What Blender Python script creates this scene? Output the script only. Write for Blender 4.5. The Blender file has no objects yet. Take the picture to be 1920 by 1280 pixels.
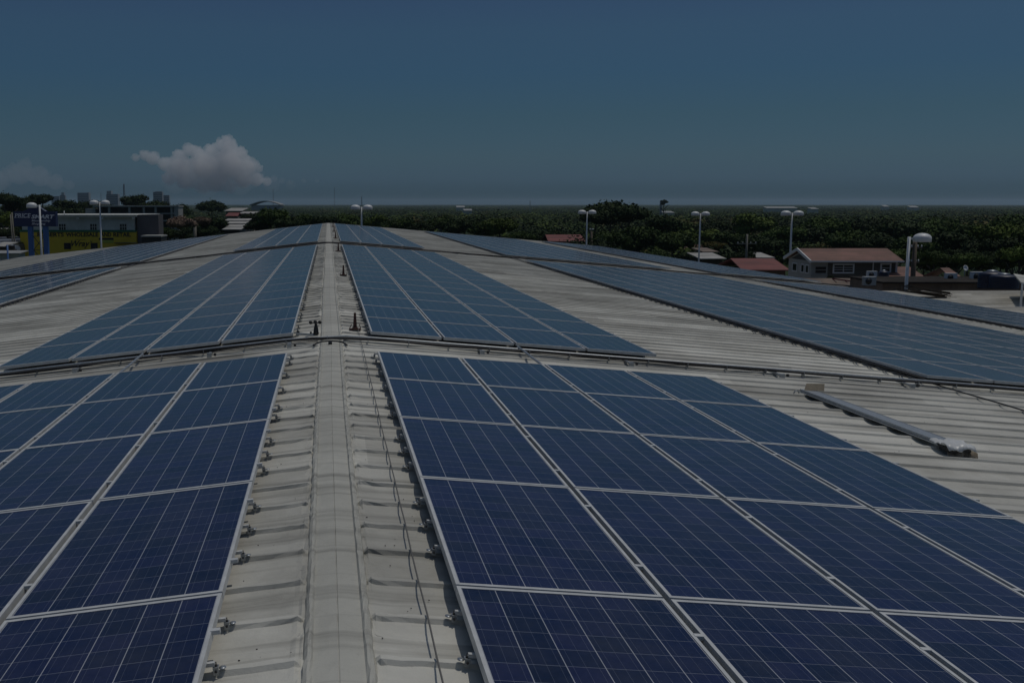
import bpy, math, random
import numpy as np
from mathutils import Vector, Matrix
sc = bpy.context.scene
col = sc.collection
R_ = math.radians
random.seed(7); 

# ------------------------------------------------------------ camera
RZ = 9.5                                   # height of the roof ridge above the yard
CAM = Vector((-0.024, 0.0, RZ + 1.85)); YAW, PITCH = 0.0614, 0.1307; FPX, PPX, PPY = 1969.0, 737.1, 640.0
cd = bpy.data.cameras.new('camera'); cam = bpy.data.objects.new('camera', cd); col.objects.link(cam)
cam.location = CAM; cam.rotation_euler = (math.pi/2 - PITCH, 0, -YAW)
cd.sensor_width = 36; cd.lens = FPX/1920*36; cd.shift_x = (960-PPX)/1920; cd.clip_start = 0.1; cd.clip_end = 60000
sc.camera = cam
# ------------------------------------------------------------ sky, sun, exposure
SUN = Vector((0.26, 0.17, 0.94)).normalized()
w = bpy.data.worlds.new('World'); sc.world = w; w.use_nodes = True
nt = w.node_tree; bg = nt.nodes['Background']
sky = nt.nodes.new('ShaderNodeTexSky'); sky.sky_type = 'NISHITA'; sky.sun_disc = False
sky.sun_elevation = math.asin(SUN.z); sky.sun_rotation = math.atan2(SUN.x, SUN.y)
sky.altitude = 0; sky.air_density = 1.0; sky.dust_density = 0.5; sky.ozone_density = 3.0
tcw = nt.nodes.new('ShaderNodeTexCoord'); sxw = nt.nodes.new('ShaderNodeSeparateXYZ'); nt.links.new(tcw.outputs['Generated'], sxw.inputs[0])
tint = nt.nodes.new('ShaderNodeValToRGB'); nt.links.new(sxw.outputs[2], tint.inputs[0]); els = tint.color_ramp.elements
TINT = [(0.0, (0.16, 0.35, 0.66)), (0.007, (0.19, 0.39, 0.70)), (0.022, (0.3, 0.513, 0.889)), (0.042, (0.344, 0.554, 0.818)), (0.08, (0.341, 0.559, 0.73)), (0.118, (0.349, 0.585, 0.781)), (0.156, (0.419, 0.634, 0.798)), (0.187, (0.447, 0.607, 0.794)), (0.32, (0.5, 0.66, 0.88)), (0.55, (0.7, 0.8, 0.95)), (0.75, (3.1, 2.75, 2.25)), (1.0, (3.3, 2.95, 2.4))]  # last stops boost the unseen overhead sky, added as fill for the shadows
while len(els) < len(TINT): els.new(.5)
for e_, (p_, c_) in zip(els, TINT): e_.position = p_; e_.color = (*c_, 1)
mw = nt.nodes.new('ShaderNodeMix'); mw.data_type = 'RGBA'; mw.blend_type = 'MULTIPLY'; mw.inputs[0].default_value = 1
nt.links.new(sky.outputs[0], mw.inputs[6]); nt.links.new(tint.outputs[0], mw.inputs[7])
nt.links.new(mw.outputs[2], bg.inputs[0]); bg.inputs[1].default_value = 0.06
sd = bpy.data.lights.new('sun', 'SUN'); sd.energy = 2.6; sd.angle = R_(0.53); sd.color = (1, 0.955, 0.88)
so = bpy.data.objects.new('sun', sd); col.objects.link(so); so.rotation_euler = (-SUN).to_track_quat('-Z', 'Y').to_euler()
so.location = (0, 0, 80)
vs = sc.view_settings; vs.view_transform = 'Standard'; vs.look = 'None'; vs.exposure = -1.3; vs.gamma = 1; vs.use_curve_mapping = False
sc.cycles.volume_bounces = 5; sc.cycles.max_bounces = 6; sc.cycles.transparent_max_bounces = 12
sc.cycles.volume_max_steps = 256
HAZE = 0.000065

# ------------------------------------------------------------ helpers
F_ = Vector((math.sin(YAW), math.cos(YAW), 0)); Rt = Vector((math.cos(YAW), -math.sin(YAW), 0))
cp, sp = math.cos(PITCH), math.sin(PITCH)
def Q(u, v, d):
    """point (lateral, depth, height relative to the camera) seen at photo pixel u,v at horizontal depth d"""
    x = (u-PPX)/FPX; y = (PPY-v)/FPX
    fy = cp + y*sp; fz = -sp + y*cp
    return (x/fy*d, d, fz/fy*d)
def W(q): return CAM + Rt*q[0] + F_*q[1] + Vector((0, 0, q[2]))
def gz(x, y):
    d = math.hypot(x, y)
    return -9.0*(1-math.exp(-max(d-120, 0)/700.0)) - 0.00022*d

def tag(o, label=None, cat=None, group=None, kind=None):
    if label: o['label'] = label
    if cat: o['category'] = cat
    if group: o['group'] = group
    if kind: o['kind'] = kind
    return o
def empty(name, loc=(0,0,0), rz=0.0):
    o = bpy.data.objects.new(name, None); o.empty_display_size = 0.2; col.objects.link(o)
    o.location = loc; o.rotation_euler = (0, 0, rz); return o
class MB:
    def __init__(s): s.v = []; s.f = []; s.m = []; s.sm = []
    def add(s, vs_, fs, m=0, smooth=False):
        b = len(s.v); s.v.extend([tuple(p) for p in vs_])
        for f in fs: s.f.append(tuple(b+i for i in f)); s.m.append(m); s.sm.append(smooth)
        return s
    def box(s, x0, x1, y0, y1, z0, z1, m=0):
        return s.add([(x0,y0,z0),(x1,y0,z0),(x1,y1,z0),(x0,y1,z0),(x0,y0,z1),(x1,y0,z1),(x1,y1,z1),(x0,y1,z1)],
                     [(0,3,2,1),(4,5,6,7),(0,1,5,4),(1,2,6,5),(2,3,7,6),(3,0,4,7)], m)
    def bar(s, p0, p1, w_, h, m=0):
        p0 = Vector(p0); p1 = Vector(p1); d = (p1-p0).normalized()
        a = d.cross(Vector((0,0,1)))
        if a.length < 1e-3: a = Vector((1,0,0))
        a.normalize(); b = d.cross(a).normalized(); a = a*w_/2; b = b*h/2
        vs_ = [p+q for p in (p0, p1) for q in (-a-b, a-b, a+b, -a+b)]
        return s.add(vs_, [(0,1,2,3),(7,6,5,4),(0,4,5,1),(1,5,6,2),(2,6,7,3),(3,7,4,0)], m)
    def lathe(s, prof, c=(0,0,0), n=16, m=0, axis=None):
        c = Vector(c); vs_ = []; fs = []
        if axis is None: X, Y, Z = Vector((1,0,0)), Vector((0,1,0)), Vector((0,0,1))
        else:
            Z = Vector(axis).normalized(); X = Z.orthogonal().normalized(); Y = Z.cross(X)
        for r, z in prof:
            for i in range(n):
                a = 2*math.pi*i/n; vs_.append(c + X*(r*math.cos(a)) + Y*(r*math.sin(a)) + Z*z)
        for j in range(len(prof)-1):
            for i in range(n):
                k = (i+1) % n; fs.append((j*n+i, j*n+k, (j+1)*n+k, (j+1)*n+i))
        fs.append(tuple(range(n-1, -1, -1))); fs.append(tuple((len(prof)-1)*n+i for i in range(n)))
        return s.add(vs_, fs, m, True)
    def tube(s, pts, r, n=8, m=0):
        pts = [Vector(p) for p in pts]; vs_ = []; fs = []
        for i, p in enumerate(pts):
            d = (pts[min(i+1, len(pts)-1)] - pts[max(i-1, 0)]).normalized()
            a = d.cross(Vector((0,0,1)))
            if a.length < 1e-3: a = Vector((1,0,0))
            a.normalize(); b = d.cross(a); rr = r[i] if isinstance(r, (list, tuple)) else r
            for k in range(n):
                t = 2*math.pi*k/n; vs_.append(p + a*(rr*math.cos(t)) + b*(rr*math.sin(t)))
        for i in range(len(pts)-1):
            for k in range(n):
                l = (k+1) % n; fs.append((i*n+k, i*n+l, (i+1)*n+l, (i+1)*n+k))
        fs.append(tuple(range(n-1, -1, -1))); fs.append(tuple((len(pts)-1)*n+k for k in range(n)))
        return s.add(vs_, fs, m, True)
    def mesh(s, name, mats):
        me = bpy.data.meshes.new(name); me.from_pydata(s.v, [], s.f)
        for m in (mats if isinstance(mats, (list, tuple)) else [mats]): me.materials.append(m)
        me.polygons.foreach_set('material_index', s.m); me.polygons.foreach_set('use_smooth', s.sm)
        me.update(); return me
    def build(s, name, mats, parent=None, loc=(0,0,0)):
        o = bpy.data.objects.new(name, s.mesh(name, mats)); col.objects.link(o); o.location = loc
        if parent is not None: o.parent = parent
        return o
def mesh_np(name, V, Fq, mats, midx=None, smooth=False):
    me = bpy.data.meshes.new(name); k = Fq.shape[1]
    me.vertices.add(len(V)); me.vertices.foreach_set('co', V.astype(np.float32).ravel())
    me.loops.add(Fq.size); me.loops.foreach_set('vertex_index', Fq.astype(np.int32).ravel())
    me.polygons.add(len(Fq)); me.polygons.foreach_set('loop_start', (np.arange(len(Fq))*k).astype(np.int32))
    me.polygons.foreach_set('loop_total', np.full(len(Fq), k, np.int32))
    if midx is not None: me.polygons.foreach_set('material_index', midx.astype(np.int32))
    me.polygons.foreach_set('use_smooth', np.full(len(Fq), smooth))
    for m in mats: me.materials.append(m)
    me.update(calc_edges=True); return me
def copy_tree(o, parent=None):
    c = o.copy(); col.objects.link(c)
    if parent is not None: c.parent = parent
    for ch in o.children: copy_tree(ch, c)
    return c
ORD = ['first','second','third','fourth','fifth','sixth','seventh','eighth','ninth','tenth','eleventh','twelfth','thirteenth','fourteenth','fifteenth',
       'sixteenth','seventeenth','eighteenth','nineteenth','twentieth']
ORD += ['twenty-'+o for o in ORD[:9]] + ['thirtieth'] + ['thirty-'+o for o in ORD[:9]] + ['fortieth'] + ['forty-'+o for o in ORD[:9]] + ['fiftieth'] + ['fifty-'+o for o in ORD[:9]] + ['sixtieth'] + ['sixty-'+o for o in ORD[:9]]

# ------------------------------------------------------------ materials
def mat(name, c=(.5,.5,.5), rough=.6, metal=0.0, spec=.5, var=0.0, scale=6.0, c2=None, bump=0.0, bscale=60.0, stretch=(1,1,1), objrand=0.0, coat=0):
    m = bpy.data.materials.new(name); m.use_nodes = True; n = m.node_tree.nodes; l = m.node_tree.links
    b = n['Principled BSDF']; b.inputs['Base Color'].default_value = (*c, 1); b.inputs['Roughness'].default_value = rough
    b.inputs['Metallic'].default_value = metal; b.inputs['Specular IOR Level'].default_value = spec; b.inputs['Coat Weight'].default_value = coat
    tc = n.new('ShaderNodeTexCoord'); mp = n.new('ShaderNodeMapping'); mp.inputs['Scale'].default_value = stretch
    l.new(tc.outputs['Object'], mp.inputs[0])
    if c2 is None and var: c2 = tuple(max(0, x*(1-var)) for x in c)
    if c2 is not None:
        t = n.new('ShaderNodeTexNoise'); t.inputs['Scale'].default_value = scale; t.inputs['Detail'].default_value = 6; t.inputs['Roughness'].default_value = .65
        l.new(mp.outputs[0], t.inputs['Vector'])
        r = n.new('ShaderNodeValToRGB'); r.color_ramp.elements[0].position = .35; r.color_ramp.elements[1].position = .65
        r.color_ramp.elements[0].color = (*c2, 1); r.color_ramp.elements[1].color = (*c, 1)
        l.new(t.outputs[0], r.inputs[0]); out = r.outputs[0]
        if objrand:
            oi = n.new('ShaderNodeObjectInfo'); hs = n.new('ShaderNodeHueSaturation')
            mr = n.new('ShaderNodeMapRange'); mr.inputs[3].default_value = 1-objrand; mr.inputs[4].default_value = 1+objrand
            l.new(oi.outputs['Random'], mr.inputs[0]); l.new(mr.outputs[0], hs.inputs['Value']); l.new(out, hs.inputs['Color']); out = hs.outputs[0]
        l.new(out, b.inputs['Base Color'])
    if bump:
        t2 = n.new('ShaderNodeTexNoise'); t2.inputs['Scale'].default_value = bscale; t2.inputs['Detail'].default_value = 4; l.new(mp.outputs[0], t2.inputs['Vector'])
        bp = n.new('ShaderNodeBump'); bp.inputs['Strength'].default_value = bump; bp.inputs['Distance'].default_value = .01
        l.new(t2.outputs[0], bp.inputs['Height']); l.new(bp.outputs[0], b.inputs['Normal'])
    return m
def math_(n, l, op, a, b=None, c=None):
    x = n.new('ShaderNodeMath'); x.operation = op
    for i, q in enumerate((a, b, c)):
        if q is None: continue
        if isinstance(q, (int, float)): x.inputs[i].default_value = q
        else: l.new(q, x.inputs[i])
    return x.outputs[0]
def mixc(n, l, f, a, b):
    x = n.new('ShaderNodeMix'); x.data_type = 'RGBA'
    for s_, q in ((x.inputs[0], f), (x.inputs[6], a), (x.inputs[7], b)):
        if isinstance(q, (int, float)): s_.default_value = q
        elif isinstance(q, tuple): s_.default_value = (*q, 1)
        else: l.new(q, s_)
    return x.outputs[2]
def noise(n, l, vec, scale, detail=5, rough=.6, stretch=None):
    if stretch is not None:
        mp = n.new('ShaderNodeMapping'); mp.inputs['Scale'].default_value = stretch; l.new(vec, mp.inputs[0]); vec = mp.outputs[0]
    t = n.new('ShaderNodeTexNoise'); t.inputs['Scale'].default_value = scale; t.inputs['Detail'].default_value = detail; t.inputs['Roughness'].default_value = rough
    l.new(vec, t.inputs['Vector']); return t.outputs[0]
def ramp(n, l, f, p0, p1, c0=(0,0,0), c1=(1,1,1)):
    r = n.new('ShaderNodeValToRGB'); e = r.color_ramp.elements
    e[0].position = p0; e[1].position = p1; e[0].color = (*c0, 1); e[1].color = (*c1, 1); l.new(f, r.inputs[0]); return r.outputs[0]

def roof_material(name, base, dirt, sheet=True):
    m = bpy.data.materials.new(name); m.use_nodes = True; n = m.node_tree.nodes; l = m.node_tree.links; b = n['Principled BSDF']
    tc = n.new('ShaderNodeTexCoord').outputs['Object']
    blot = noise(n, l, tc, .55, 6, .7)
    streak = noise(n, l, tc, 1.0, 6, .6, (.35, 7.0, .35))
    fine = noise(n, l, tc, 22, 5, .7)
    # every sheet is a little different: random value per 0.9 m strip and side of the ridge
    sx = n.new('ShaderNodeSeparateXYZ'); l.new(tc, sx.inputs[0])
    st = math_(n, l, 'FLOOR', math_(n, l, 'DIVIDE', sx.outputs[1], .91))
    jx = math_(n, l, 'FLOOR', math_(n, l, 'ADD', math_(n, l, 'DIVIDE', sx.outputs[0], 6.3), math_(n, l, 'MULTIPLY', st, 0.37)))
    cx = n.new('ShaderNodeCombineXYZ'); l.new(st, cx.inputs[0]); l.new(jx, cx.inputs[1])
    wn = n.new('ShaderNodeTexWhiteNoise'); wn.noise_dimensions = '2D'; l.new(cx.outputs[0], wn.inputs['Vector'])
    c = mixc(n, l, ramp(n, l, blot, .42, .72), base, dirt)
    c = mixc(n, l, math_(n, l, 'MULTIPLY', ramp(n, l, streak, .50, .70), .75), c, tuple(x*.55 for x in dirt))
    c = mixc(n, l, math_(n, l, 'MULTIPLY', ramp(n, l, fine, .58, .75), .30), c, tuple(x*.7 for x in dirt))
    if sheet:
        hs = n.new('ShaderNodeHueSaturation'); l.new(c, hs.inputs['Color'])
        l.new(math_(n, l, 'ADD', math_(n, l, 'MULTIPLY', wn.outputs[0], .40), .78), hs.inputs['Value']); c = hs.outputs[0]
    l.new(c, b.inputs['Base Color']); b.inputs['Roughness'].default_value = .62; b.inputs['Specular IOR Level'].default_value = .3
    bp = n.new('ShaderNodeBump'); bp.inputs['Strength'].default_value = .6; bp.inputs['Distance'].default_value = .008
    l.new(noise(n, l, tc, 13, 8, .75), bp.inputs['Height']); l.new(bp.outputs[0], b.inputs['Normal'])
    return m
M_roof = roof_material('white_painted_roof_sheet', (.53,.52,.465), (.32,.31,.27))
M_cap = roof_material('ridge_coating', (.47,.463,.41), (.35,.342,.30), False)

def cell_material():
    m = bpy.data.materials.new('polycrystalline_cells'); m.use_nodes = True; n = m.node_tree.nodes; l = m.node_tree.links; b = n['Principled BSDF']
    uv = n.new('ShaderNodeUVMap').outputs[0]; s = n.new('ShaderNodeSeparateXYZ'); l.new(uv, s.inputs[0])
    PX, PY = .1585, .1592; ox, oy = .496, .9725
    def line(c_, off, pitch, wd):
        f = math_(n, l, 'FRACT', math_(n, l, 'DIVIDE', math_(n, l, 'SUBTRACT', c_, off), pitch))
        d = math_(n, l, 'MULTIPLY', math_(n, l, 'MINIMUM', f, math_(n, l, 'SUBTRACT', 1.0, f)), pitch)
        return math_(n, l, 'LESS_THAN', d, wd/2)
    bold = line(s.outputs[0], ox, PX, .0040); cross = line(s.outputs[1], oy, PY, .0030)
    bus = line(s.outputs[0], ox + PX/6, PX/3, .0017)
    ix = math_(n, l, 'FLOOR', math_(n, l, 'DIVIDE', math_(n, l, 'SUBTRACT', s.outputs[0], ox), PX))
    iy = math_(n, l, 'FLOOR', math_(n, l, 'DIVIDE', math_(n, l, 'SUBTRACT', s.outputs[1], oy), PY))
    oi = n.new('ShaderNodeObjectInfo'); cv = n.new('ShaderNodeCombineXYZ'); l.new(ix, cv.inputs[0]); l.new(iy, cv.inputs[1])
    l.new(math_(n, l, 'MULTIPLY', oi.outputs['Random'], 37.0), cv.inputs[2])
    wn = n.new('ShaderNodeTexWhiteNoise'); l.new(cv.outputs[0], wn.inputs['Vector'])
    vor = n.new('ShaderNodeTexVoronoi'); vor.inputs['Scale'].default_value = 70; l.new(uv, vor.inputs['Vector'])
    vv = math_(n, l, 'ADD', math_(n, l, 'MULTIPLY', wn.outputs[0], .45), .65)
    sv = n.new('ShaderNodeSeparateXYZ'); l.new(vor.outputs['Color'], sv.inputs[0])
    vv = math_(n, l, 'ADD', vv, math_(n, l, 'MULTIPLY', sv.outputs[0], .30))
    pr = math_(n, l, 'ADD', math_(n, l, 'MULTIPLY', oi.outputs['Random'], .24), .88)
    c = mixc(n, l, wn.outputs[0], (.0095,.0170,.048), (.0120,.0150,.052))
    hs = n.new('ShaderNodeHueSaturation'); l.new(c, hs.inputs['Color']); l.new(math_(n, l, 'MULTIPLY', vv, pr), hs.inputs['Value'])
    c = mixc(n, l, math_(n, l, 'MULTIPLY', bus, .16), hs.outputs[0], (.42,.46,.52))
    c = mixc(n, l, math_(n, l, 'MULTIPLY', cross, .36), c, (.50,.53,.58))
    c = mixc(n, l, math_(n, l, 'MULTIPLY', bold, .60), c, (.62,.64,.66))
    # thin film of dust
    tc = n.new('ShaderNodeTexCoord').outputs['Object']
    dst = noise(n, l, tc, 2.3, 5, .7)
    c = mixc(n, l, math_(n, l, 'MULTIPLY', ramp(n, l, dst, .35, .8), .08), c, (.35,.33,.28))
    l.new(c, b.inputs['Base Color']); b.inputs['Specular IOR Level'].default_value = .5
    l.new(math_(n, l, 'ADD', math_(n, l, 'MULTIPLY', dst, .12), .08), b.inputs['Roughness'])
    return m
M_cell = cell_material()
M_alu = mat('anodised_aluminium', (.60,.61,.60), .45, .05, var=.2, scale=9)
M_galv = mat('galvanised_steel', (.42,.45,.47), .42, .6, var=.25, scale=25)
M_black = mat('black_cable', (.018,.018,.020), .55)
M_white = mat('white_paint', (.66,.67,.66), .45, var=.15, scale=3)
M_cable = mat('grey_cable', (.13,.125,.115), .6)
M_rust = mat('red_brown_primer', (.12,.045,.032), .7, c2=(.055,.03,.025), scale=30)
M_dark = mat('dark_painted_metal', (.03,.028,.026), .6)
M_card = mat('tan_cardboard', (.19,.165,.12), .9, var=.3, scale=15)
M_conc = mat('weathered_concrete', (.26,.24,.20), .9, var=.4, scale=1.2)
M_brown = mat('brown_stained_parapet', (.20,.15,.11), .9, c2=(.09,.07,.055), scale=.7)
M_glass = mat('dark_window_glass', (.015,.018,.02), .12, spec=.6)
M_wood = mat('grey_brown_lumber', (.13,.10,.07), .85, var=.5, scale=2, stretch=(1,12,12))
M_trunk = mat('bark', (.09,.07,.05), .9, var=.4, scale=8)

# ------------------------------------------------------------ the ground
M_ground = mat('dry_grass_and_dirt', (.055,.06,.03), .95, c2=(.035,.045,.022), scale=.01)
M_sea = mat('sea_water', (.012,.03,.045), .25)
def ground():
    rs = [0,30,60,90,120,150,190,240,300,380,480,600,800,1050,1400,1900,2600,3500,4800,6500,9000,12500,14000]
    na = 96; V = [(0,0,0)]; Fc = []
    for r in rs[1:]:
        for i in range(na):
            a = 2*math.pi*i/na; x, y = r*math.sin(a), r*math.cos(a); V.append((x, y, gz(x, y)))
    for i in range(na): Fc.append((0, 1+(i+1) % na, 1+i))
    for j in range(len(rs)-2):
        for i in range(na):
            k = (i+1) % na; a = 1+j*na; b = a+na; Fc.append((a+i, a+k, b+k, b+i))
    m = MB(); m.add(V, Fc, 0, True); o = m.build('ground', M_ground); tag(o, kind='structure')
    # yard of concrete round the warehouse
    y = MB(); y.box(-60, 60, -30, 135, 0.01, 0.05); o = y.build('yard', M_conc); tag(o, kind='structure')
    s = MB(); pts = []
    a0, a1 = R_(9), R_(75)
    for r in (8200, 13900):
        for i in range(25):
            a = a0+(a1-a0)*i/24; rr = r if r > 9000 else r + 700*math.sin(i*1.7)
            pts.append((rr*math.sin(a), rr*math.cos(a), -11.3))
    s.add(pts, [(i, i+1, 25+i+1, 25+i) for i in range(24)]); o = s.build('sea', M_sea); tag(o, kind='structure')
ground()

# ------------------------------------------------------------ the warehouse roof
TR, TL = 0.0866, 0.110            # fall of the two slopes
ER, EL = 24.75, 28.6              # eaves
Y0, Y1 = -4.0, 99.0
def rz(x): return RZ - (TR*x if x > 0 else TL*-x)
PITCH_R = 0.455
wh = empty('warehouse', (0, 0, 0))
tag(wh, 'long low warehouse under a white ribbed metal roof carrying the solar panels', 'warehouse')
def roof_slope(side):
    E, T = (ER, TR) if side > 0 else (EL, TL)
    xs = [.125, .148, .160, .175, .20, .26, .34, .45, .60, .80] + [1.1+i*.5 for i in range(int((E-1.3)/.5))] + [E]
    xs = np.array(xs); ys = []; hs = []
    prof = [(0.0, 0.0), (.235, 0.0), (.262, .035), (.303, .037), (.316, .016), (.400, .001), (.440, 0.0)]   # seen from far to near
    k = 0; y = Y1
    while y > Y0:
        for a, h in prof: ys.append(y-a); hs.append(h)
        y -= PITCH_R; k += 1
    ys = np.array(ys); hs = np.array(hs); nx, ny = len(xs), len(ys)
    XX, YY = np.meshgrid(xs, ys); H = np.repeat(hs[:, None], nx, 1)
    r1 = np.random.default_rng(3+side)
    near = np.exp(-((XX-.14)/.05)**2)                       # lumpy sealant where the sheets meet the cap
    fade = np.clip((XX-.150)/.022, 0, 1)
    jit = r1.normal(0, 1, XX.shape)*np.exp(-XX/.35)*.0035 + r1.normal(0, 1, XX.shape)*.0006
    ZZ = RZ - XX*T + H*(0.1+.9*fade) + jit + .004*np.sin(YY*.9+XX*.7)*np.sin(XX*.45+side) + near*.006
    YJ = YY + r1.normal(0, .006, XX.shape)*np.exp(-XX/.3) + np.sin(XX*1.3+YY)*.004
    V = np.stack([XX*side, YJ, ZZ], -1).reshape(-1, 3)
    idx = np.arange(nx*ny).reshape(ny, nx)
    a, b, c, d = idx[:-1,:-1], idx[:-1,1:], idx[1:,1:], idx[1:,:-1]
    Fq = np.stack([a, d, c, b] if side > 0 else [a, b, c, d], -1).reshape(-1, 4)
    me = mesh_np('roof_slope', V, Fq, [M_roof]); o = bpy.data.objects.new('roof_slope', me); col.objects.link(o); o.parent = wh
roof_slope(1); roof_slope(-1)
def ridge_cap():
    ys = np.arange(Y0, Y1+.06, .075)
    xs = np.array([-.150,-.143,-.128,-.116,-.106,-.085,-.04,-.004,0,.004,.04,.085,.106,.116,.128,.143,.150])
    hz = np.array([-.016,.012,.024,.024,.010,.013,.018,.021,.017,.021,.018,.013,.010,.024,.024,.012,-.016])
    r1 = np.random.default_rng(5); XX, YY = np.meshgrid(xs, ys); Z = np.repeat(hz[None], len(ys), 0)
    joint = np.zeros(len(ys))
    for j in range(40):
        yj = 4.46+3.0*(j-3); joint += np.exp(-((ys-yj)/.035)**2)
    Z = Z + joint[:, None]*(.008+.010*r1.random(Z.shape)) + r1.normal(0, .0007, Z.shape)
    edge = (np.abs(XX) > .11); XJ = XX + edge*r1.normal(0, .0022, XX.shape) + .006*np.sin(YY*.5)
    Z = Z + edge*r1.normal(0, .0022, Z.shape)
    V = np.stack([XJ, YY, RZ+Z], -1).reshape(-1, 3); ny, nx = XX.shape
    idx = np.arange(nx*ny).reshape(ny, nx); a, b, c, d = idx[:-1,:-1], idx[:-1,1:], idx[1:,1:], idx[1:,:-1]
    me = mesh_np('ridge_cap', V, np.stack([a, b, c, d], -1).reshape(-1, 4), [M_cap]); o = bpy.data.objects.new('ridge_cap', me); col.objects.link(o); o.parent = wh
ridge_cap()
m = MB()
for yy in (Y0+.3, Y1-.3):
    m.add([(-EL+.3,yy,0),(ER-.3,yy,0),(ER-.3,yy,rz(ER)-.1),(0,yy,RZ-.1),(-EL+.3,yy,rz(-EL)-.1)], [(0,1,2,3,4)])
m.add([(ER-.3,Y0+.3,0),(ER-.3,Y1-.3,0),(ER-.3,Y1-.3,rz(ER)-.1),(ER-.3,Y0+.3,rz(ER)-.1)], [(0,1,2,3)])
m.add([(-EL+.3,Y0+.3,0),(-EL+.3,Y1-.3,0),(-EL+.3,Y1-.3,rz(-EL)-.1),(-EL+.3,Y0+.3,rz(-EL)-.1)], [(3,2,1,0)])
m.build('wall', M_conc, wh)
m = MB()                                               # verge trim at the far end and the eaves
m.bar((0, Y1+.03, RZ-.03), (ER, Y1+.03, rz(ER)-.03), .06, .16); m.bar((0, Y1+.03, RZ-.03), (-EL, Y1+.03, rz(-EL)-.03), .06, .16)
m.bar((ER+.06, Y0, rz(ER)-.10), (ER+.06, Y1, rz(ER)-.10), .12, .12); m.bar((-EL-.06, Y0, rz(-EL)-.10), (-EL-.06, Y1, rz(-EL)-.10), .12, .12)
m.build('trim', M_roof, wh)

# ------------------------------------------------------------ solar panels
PW, PL, PH = .992, 1.945, .040
CX, CY = 1.022, 1.962
LIFT = .132
def frame_geo(m, mi=0):
    t = .017
    m.box(0, t, 0, PL, -PH, 0, mi); m.box(PW-t, PW, 0, PL, -PH, 0, mi)
    m.box(t, PW-t, 0, .025, -PH, -.0005, mi); m.box(t, PW-t, PL-.025, PL, -PH, -.0005, mi)
    for yy in (.42, 1.50): m.box(PW-.005, PW+CX-PW+.005, yy, yy+.030, -.016, .0025, mi)     # clamps bridging the gap
fm = MB(); frame_geo(fm); me_frame = fm.mesh('frame', M_alu)
cm = MB(); cm.box(.0165, PW-.0165, .0245, PL-.0245, -.010, -.0035); me_cell = cm.mesh('cell_sheet', M_cell)
def add_uv(me, fn):
    uv = me.uv_layers.new(name='UVMap')
    for p in me.polygons:
        for li in p.loop_indices: uv.data[li].uv = fn(me.vertices[me.loops[li].vertex_index].co, p.index)
add_uv(me_cell, lambda c, i: (c.x, c.y))
slots = []   # (area, side, s, y, name)
def proj_area(side, s, y):
    T = TR if side > 0 else TL; pts = []
    for a, b in ((0,0),(PW,0),(PW,PL),(0,PL)):
        p = Vector((side*(s+a), y+b, RZ-(s+a)*T+LIFT)) - CAM
        x, f, z = p.dot(Rt), p.dot(F_), p.z; dd = f*cp - z*sp
        if dd < .2: return 0
        pts.append((PPX+FPX*x/dd, PPY-FPX*(z*cp+f*sp)/dd))
    cxm = [max(0, min(1920, q[0])) for q in pts]; cym = [max(0, min(1280, q[1])) for q in pts]
    return abs(sum(cxm[i]*cym[(i+1) % 4]-cxm[(i+1) % 4]*cym[i] for i in range(4)))/2
ARR = [  # side, s0, columns, first row y (far to near or near to far), rows, where
    (1, .56, 4, 12.55-CY*6, 6, 'A', 'n'), (-1, .52, 4, 12.55-CY*6, 6, 'A', 'n'),
    (1, .56, 4, 14.50, 16, 'A', 'm'), (-1, .52, 4, 14.50, 16, 'A', 'm'),
    (1, 8.62, 8, 14.50, 16, 'B', 'm'), (-1, 8.95, 9, 14.50, 16, 'B', 'm'),
    (1, 19.25, 5, 14.50, 16, 'C', 'm'),
    (1, .56, 4, 50.6, 22, 'A', 'f'), (-1, .52, 4, 50.6, 22, 'A', 'f'),
    (1, 8.62, 8, 50.6, 22, 'B', 'f'), (-1, 8.95, 9, 50.6, 22, 'B', 'f'), (1, 19.25, 5, 50.6, 22, 'C', 'f')]
def ordw(i): return ORD[i]
for side, s0, nc, y0, nr, blk, sec in ARR:
    sd_ = 'right' if side > 0 else 'left'
    for c in range(nc):
        for r in range(nr):
            if sec == 'n': row = '%s row before near pipe' % ordw(nr-1-r)
            elif sec == 'm': row = '%s row beyond near pipe' % ordw(r)
            else: row = '%s row beyond far pipe' % ordw(r)
            where = {'A': '%s column of inner %s array' % (ordw(c), sd_), 'B': '%s column of middle %s array' % (ordw(c), sd_), 'C': '%s column of outermost right array' % ordw(c)}[blk]
            s, y = s0+c*CX, y0+r*CY
            tone = 'dark navy' if sec == 'n' else 'blue'
            slots.append((proj_area(side, s, y), side, s, y, '%s solar panel in %s, %s' % (tone, where, row), blk, sec))
slots.sort(key=lambda t: -t[0])
indiv = [t for t in slots if t[0] > 0][:298]; rest = [t for t in slots if t not in indiv]
def panel_matrix(side, s, y, jit=True):
    T = TR if side > 0 else TL; a = math.atan(T)
    x0 = side*s if side > 0 else -(s+PW); zc = RZ + LIFT - T*(s if side > 0 else s+PW)
    j = (random.uniform(-.0012,.0012) if jit else 0)
    return Vector((x0, y, zc)), (j, a*side if side > 0 else -a, 0)
for ar, side, s, y, lab, blk, sec in indiv:
    loc, rot = panel_matrix(side, s, y)
    p = empty('solar_panel', loc); p.rotation_euler = rot
    tag(p, lab, 'solar panel', 'solar panels in rows on the white roof')
    for nm, me in (('frame', me_frame), ('cell_sheet', me_cell)):
        o = bpy.data.objects.new(nm, me); col.objects.link(o); o.parent = p
m = MB()
base_f, base_c = MB(), MB(); frame_geo(base_f); base_c.box(.0165, PW-.0165, .0245, PL-.0245, -.010, -.0035)
from mathutils import Euler
uvs = []
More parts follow.
